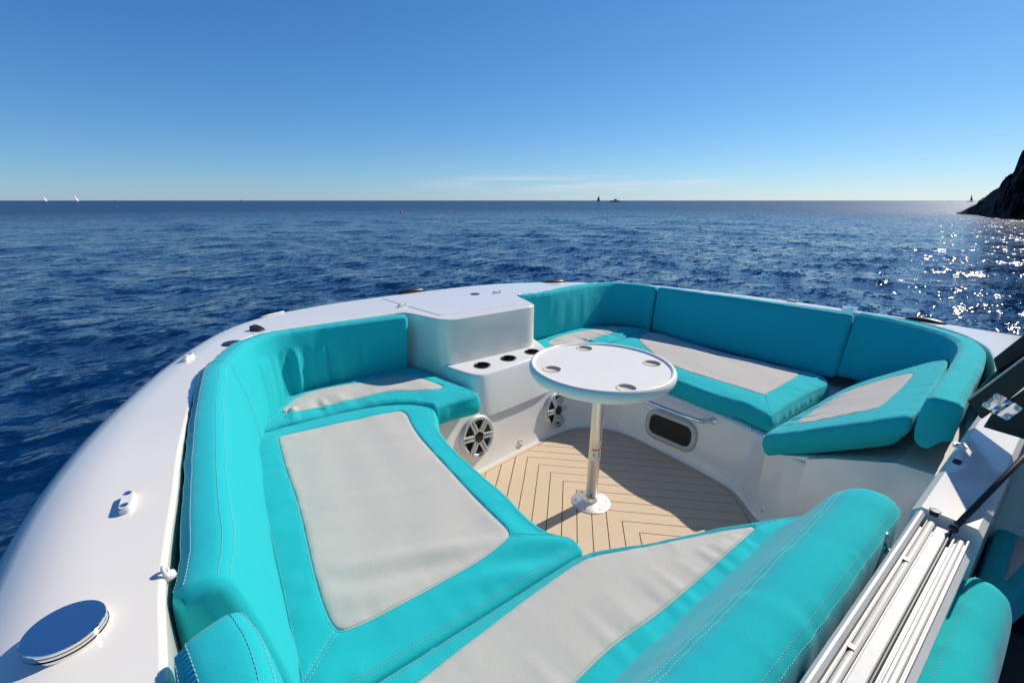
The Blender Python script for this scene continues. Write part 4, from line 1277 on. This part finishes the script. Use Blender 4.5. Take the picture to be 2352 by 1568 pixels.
cushion('seat_cushion', 'long turquoise starboard seat with a grey panel above the grab rail', [(3.262,2.240),(3.181,1.702),(3.207,1.218),(3.260,0.985),(3.228,0.894),(3.159,0.854),(3.101,0.844),(2.883,0.862),(2.615,0.864),(2.389,0.857),(2.370,0.864),(2.378,0.925),(2.408,1.011),(2.390,1.077),(2.373,1.231),(2.396,1.412),(2.436,1.624),(2.493,1.881),(2.558,2.116),(2.606,2.175),(2.906,2.207)], 0.46,
        panel=[(2.904,2.120),(3.074,2.167),(3.177,2.174),(3.202,2.141),(3.131,1.672),(3.170,1.202),(3.175,1.041),(3.161,1.018),(3.130,1.011),(2.931,1.001),(2.605,0.998),(2.595,1.006),(2.596,1.158),(2.580,1.351),(2.580,1.561),(2.693,1.809)],
        seams=[([(2.600,0.998),(2.381,0.869)], True)], seed=4, wr=1.3, pk=1.3, corner=1, bulge=0.012)
def tilt_aft(x, y): return 0.470 + np.clip((0.74 - y) / 0.40, -0.12, 1.15) * (0.240 + 0.055 * np.clip((x - 2.3) / 1.0, 0, 1))
cushion('seat_cushion', 'turquoise corner seat propped up at a slant in the starboard aft corner', [(2.17, 0.79), (2.155, 0.75), (2.165, 0.60), (2.185, 0.325), (2.21, 0.296), (2.70, 0.322), (3.24, 0.368), (3.32, 0.41), (3.33, 0.45), (3.28, 0.70), (3.22, 0.775), (2.70, 0.80), (2.20, 0.81)], 0.47, tilt=tilt_aft,
        panel=[(2.32, 0.725), (2.30, 0.69), (2.32, 0.60), (2.36, 0.465), (2.40, 0.445), (2.75, 0.445), (3.02, 0.462), (3.06, 0.48), (3.06, 0.56), (3.02, 0.67), (2.97, 0.725), (2.38, 0.745)], th=0.135, taper=0.035, seed=5, wr=1.3, pk=1.2, corner=2, bulge=0.012)
cushion('seat_cushion', 'turquoise aft seat with a grey panel, against the aft bolster roll', [(0.860,0.743),(0.950,0.702),(1.078,0.638),(1.181,0.602),(1.282,0.561),(1.406,0.503),(1.484,0.468),(1.583,0.417),(1.618,0.394),(1.616,0.381),(1.590,0.379),(1.540,0.378),(1.120,0.387),(0.905,0.390),(0.672,0.376),(0.451,0.361),(0.007,0.699),(0.079,0.748),(0.186,0.746),(0.351,0.744),(0.503,0.743),(0.684,0.743)], 0.51,
        panel=[(0.866,0.710),(0.926,0.683),(1.062,0.627),(1.255,0.546),(1.373,0.490),(1.381,0.481),(1.367,0.476),(1.297,0.474),(1.042,0.470),(0.841,0.471),(0.692,0.484),(0.548,0.476),(0.428,0.469),(0.150,0.680),(0.196,0.685),(0.279,0.680),(0.394,0.693),(0.659,0.714),(0.817,0.717)], seed=6, puff=0.018, wr=0.45, corner=1,
        seams=[([(0.866,0.710),(0.864,0.736)], False), ([(1.377,0.479),(1.494,0.442),(1.613,0.387)], False)])

# ------------------------------------------------------------------ backrest bolsters
def prof(zt, w, foot, lean=0.0, back=0.25):
    return [(0.02 + lean, foot - 0.02), (-0.004 + lean * 0.9, foot + 0.01), (-0.012 + lean * 0.7, foot + 0.10), (-0.012 + lean * 0.3, (foot + zt) / 2 + 0.05), (-0.005, zt - 0.04), (0.0, zt - 0.008), (0.006, zt), (0.03, zt + 0.004), (w - 0.028, zt + 0.003), (w - 0.006, zt - 0.003), (w, zt - 0.012), (w + 0.003, zt - 0.05), (w, zt - back)]
def wr_bow(U, W, L, T):
    # gathered folds on the inner face through the bend
    env = np.exp(-((U - 1.86) / 0.30) ** 2)
    face = np.clip((0.345 - W) / 0.05, 0, 1)
    low = np.clip(W / 0.12, 0.2, 1)
    f = 0.009 * n1(U * 13 + W * 2.2, 40) + 0.020 * n1(U * 34 + W * 1.6, 41)
    return env * face * low * f * (0.5 + 0.5 * np.clip(W / 0.25, 0, 1)) + 0.006 * np.exp(-((U - 1.28) / 0.05) ** 2) * face
pp = [(0.003,0.774),(0.025,0.892),(0.033,1.014),(0.046,1.180),(0.069,1.414),(0.089,1.599),(0.121,1.821)] + [(0.142,1.975),(0.192,2.105)] + [(0.278,2.296)] + [(0.405,2.408),(0.560,2.435),(0.808,2.430),(1.068,2.412),(1.110,2.408)]
zz = np.interp(np.linspace(0, 1, len(pp)), [0, 0.45, 0.65, 0.75, 1], [0.87, 0.87, 0.855, 0.84, 0.835])
bolster('bolster', 'long turquoise port bolster bending round to the locker, puckered at the bend', [(x, y, z) for (x, y), z in zip(pp, zz)],
        prof(0.87, 0.083, 0.47), seams=((0.002, 0.867), (0.079, 0.865)), wrinkle=wr_bow, bottom=[-0.075, -0.072, -0.07, -0.07, -0.07, -0.065, -0.05, 0.0, 0.045, 0.06, 0.06], seed=10, end_r=0.02, cuts=(1.26,))
bolster('bolster', 'short turquoise bolster with a rounded end, nearest the polished filler cap', [(0.010, 0.10, 0.90), (0.016, 0.36, 0.90), (0.028, 0.55, 0.90), (0.012, 0.675, 0.90), (0.002, 0.70, 0.90)],
        prof(0.90, 0.092, 0.50), seams=((0.010, 0.902), (0.082, 0.902)), bottom=[-0.05, -0.05, -0.05, -0.03, -0.03], seed=11, end_r=0.05)
p1 = [(2.03, 2.51, 0.83), (2.29, 2.497, 0.83), (2.64, 2.56, 0.826), (2.94, 2.605, 0.815), (3.17, 2.58, 0.805), (3.285, 2.44, 0.80), (3.315, 2.275, 0.80)]
bolster('bolster', 'curved turquoise bolster round the starboard bow corner right of the locker', p1,
        prof(0.83, 0.085, 0.46), seams=((0.002, 0.827), (0.079, 0.825)), bottom=[0.05, 0.06, 0.03, 0.0, -0.01, -0.03, -0.03], seed=12, end_r=0.022,
        wrinkle=lambda U, W, L, T: 0.004 * n1(U * 12 + W * 2, 44) * np.clip((0.34 - W) / 0.05, 0, 1))
p2 = [(3.329,2.269),(3.410,1.886),(3.463,1.638),(3.495,1.403),(3.522,1.191),(3.548,1.002)] + [(3.562, 0.917)]
bolster('bolster', 'long straight turquoise bolster along the starboard side', [(x, y, 0.80) for x, y in p2],
        prof(0.80, 0.085, 0.44), seams=((0.002, 0.797), (0.079, 0.795)), bottom=[-0.04, -0.14, -0.18, -0.20, -0.22, -0.24], seed=13, end_r=0.026)
p3 = [(3.585, 0.915), (3.590, 0.80), (3.545, 0.64), (3.46, 0.50), (3.36, 0.408), (3.23, 0.357), (3.05, 0.330), (2.80, 0.312), (2.50, 0.298), (2.30, 0.288), (2.185, 0.276)]
bolster('bolster', 'turquoise bolster wrapping the starboard aft corner and ending beside the folding hatch', [(x, y, 0.81) for x, y in p3],
        prof(0.81, 0.100, 0.45, back=0.27), seams=((0.002, 0.807), (0.094, 0.805)), bottom=[-0.24, -0.20, -0.12, -0.05, 0, 0, 0, 0, 0], seed=14, end_r=0.024, depth_fac=[1, 1, 1, 0.9, 0.7, 0.55, 0.50, 0.50, 0.50])
# aft bolster: a full roll sloping down to the seat
aft_prof = [(-0.135, 0.49), (-0.115, 0.525), (-0.075, 0.58), (-0.035, 0.65), (-0.012, 0.695), (0.0, 0.710), (0.025, 0.735), (0.065, 0.752), (0.105, 0.752), (0.132, 0.738), (0.142, 0.72), (0.146, 0.66), (0.146, 0.50)]
bolster('bolster', 'turquoise aft bolster roll between the aft seat and the window track', [(1.475, 0.306, 0.71), (1.20, 0.300, 0.71), (0.80, 0.300, 0.71), (0.40, 0.300, 0.71), (0.10, 0.300, 0.71)],
        aft_prof, seams=((0.006, 0.716), (0.136, 0.734)), seed=15, end_r=0.055)
# seats on the far side of the bulkhead
back_prof = [(-0.02, 0.30), (-0.022, 0.50), (-0.016, 0.63), (-0.004, 0.665), (0.015, 0.678), (0.050, 0.678), (0.078, 0.66), (0.092, 0.62), (0.105, 0.50), (0.112, 0.30)]
bolster('bolster', 'shaded turquoise cockpit backrest behind the window track', [(1.405, 0.022, 0.67), (1.2, 0.022, 0.67), (0.9, 0.022, 0.67), (0.5, 0.022, 0.67)],
        back_prof, seams=((0.006, 0.674),), seed=16, end_r=0.05, group='cockpit seats behind the bulkhead')
def tilt_cock(x, y): return 0.36 + np.clip((x - 2.0) * 0.14, -0.1, 0.3)
cushion('seat_cushion', 'shaded turquoise cockpit seat with a grey strip, beyond the cockpit backrest', [(1.80, 0.0), (1.79, -0.035), (1.86, -0.075), (2.5, -0.22), (2.9, -0.22), (2.9, 0.0)], 0.36, tilt=tilt_cock,
        panel=[(1.98, -0.050), (1.975, -0.058), (2.02, -0.066), (2.5, -0.150), (2.8, -0.14), (2.8, -0.05), (2.4, -0.050)], seed=17, th=0.16, corner=2, group='cockpit seats behind the bulkhead')
print('objects', len(bpy.data.objects), 'tris', sum(len(o.data.loop_triangles) or sum(len(p.vertices) - 2 for p in o.data.polygons) for o in bpy.data.objects if o.type == 'MESH'))
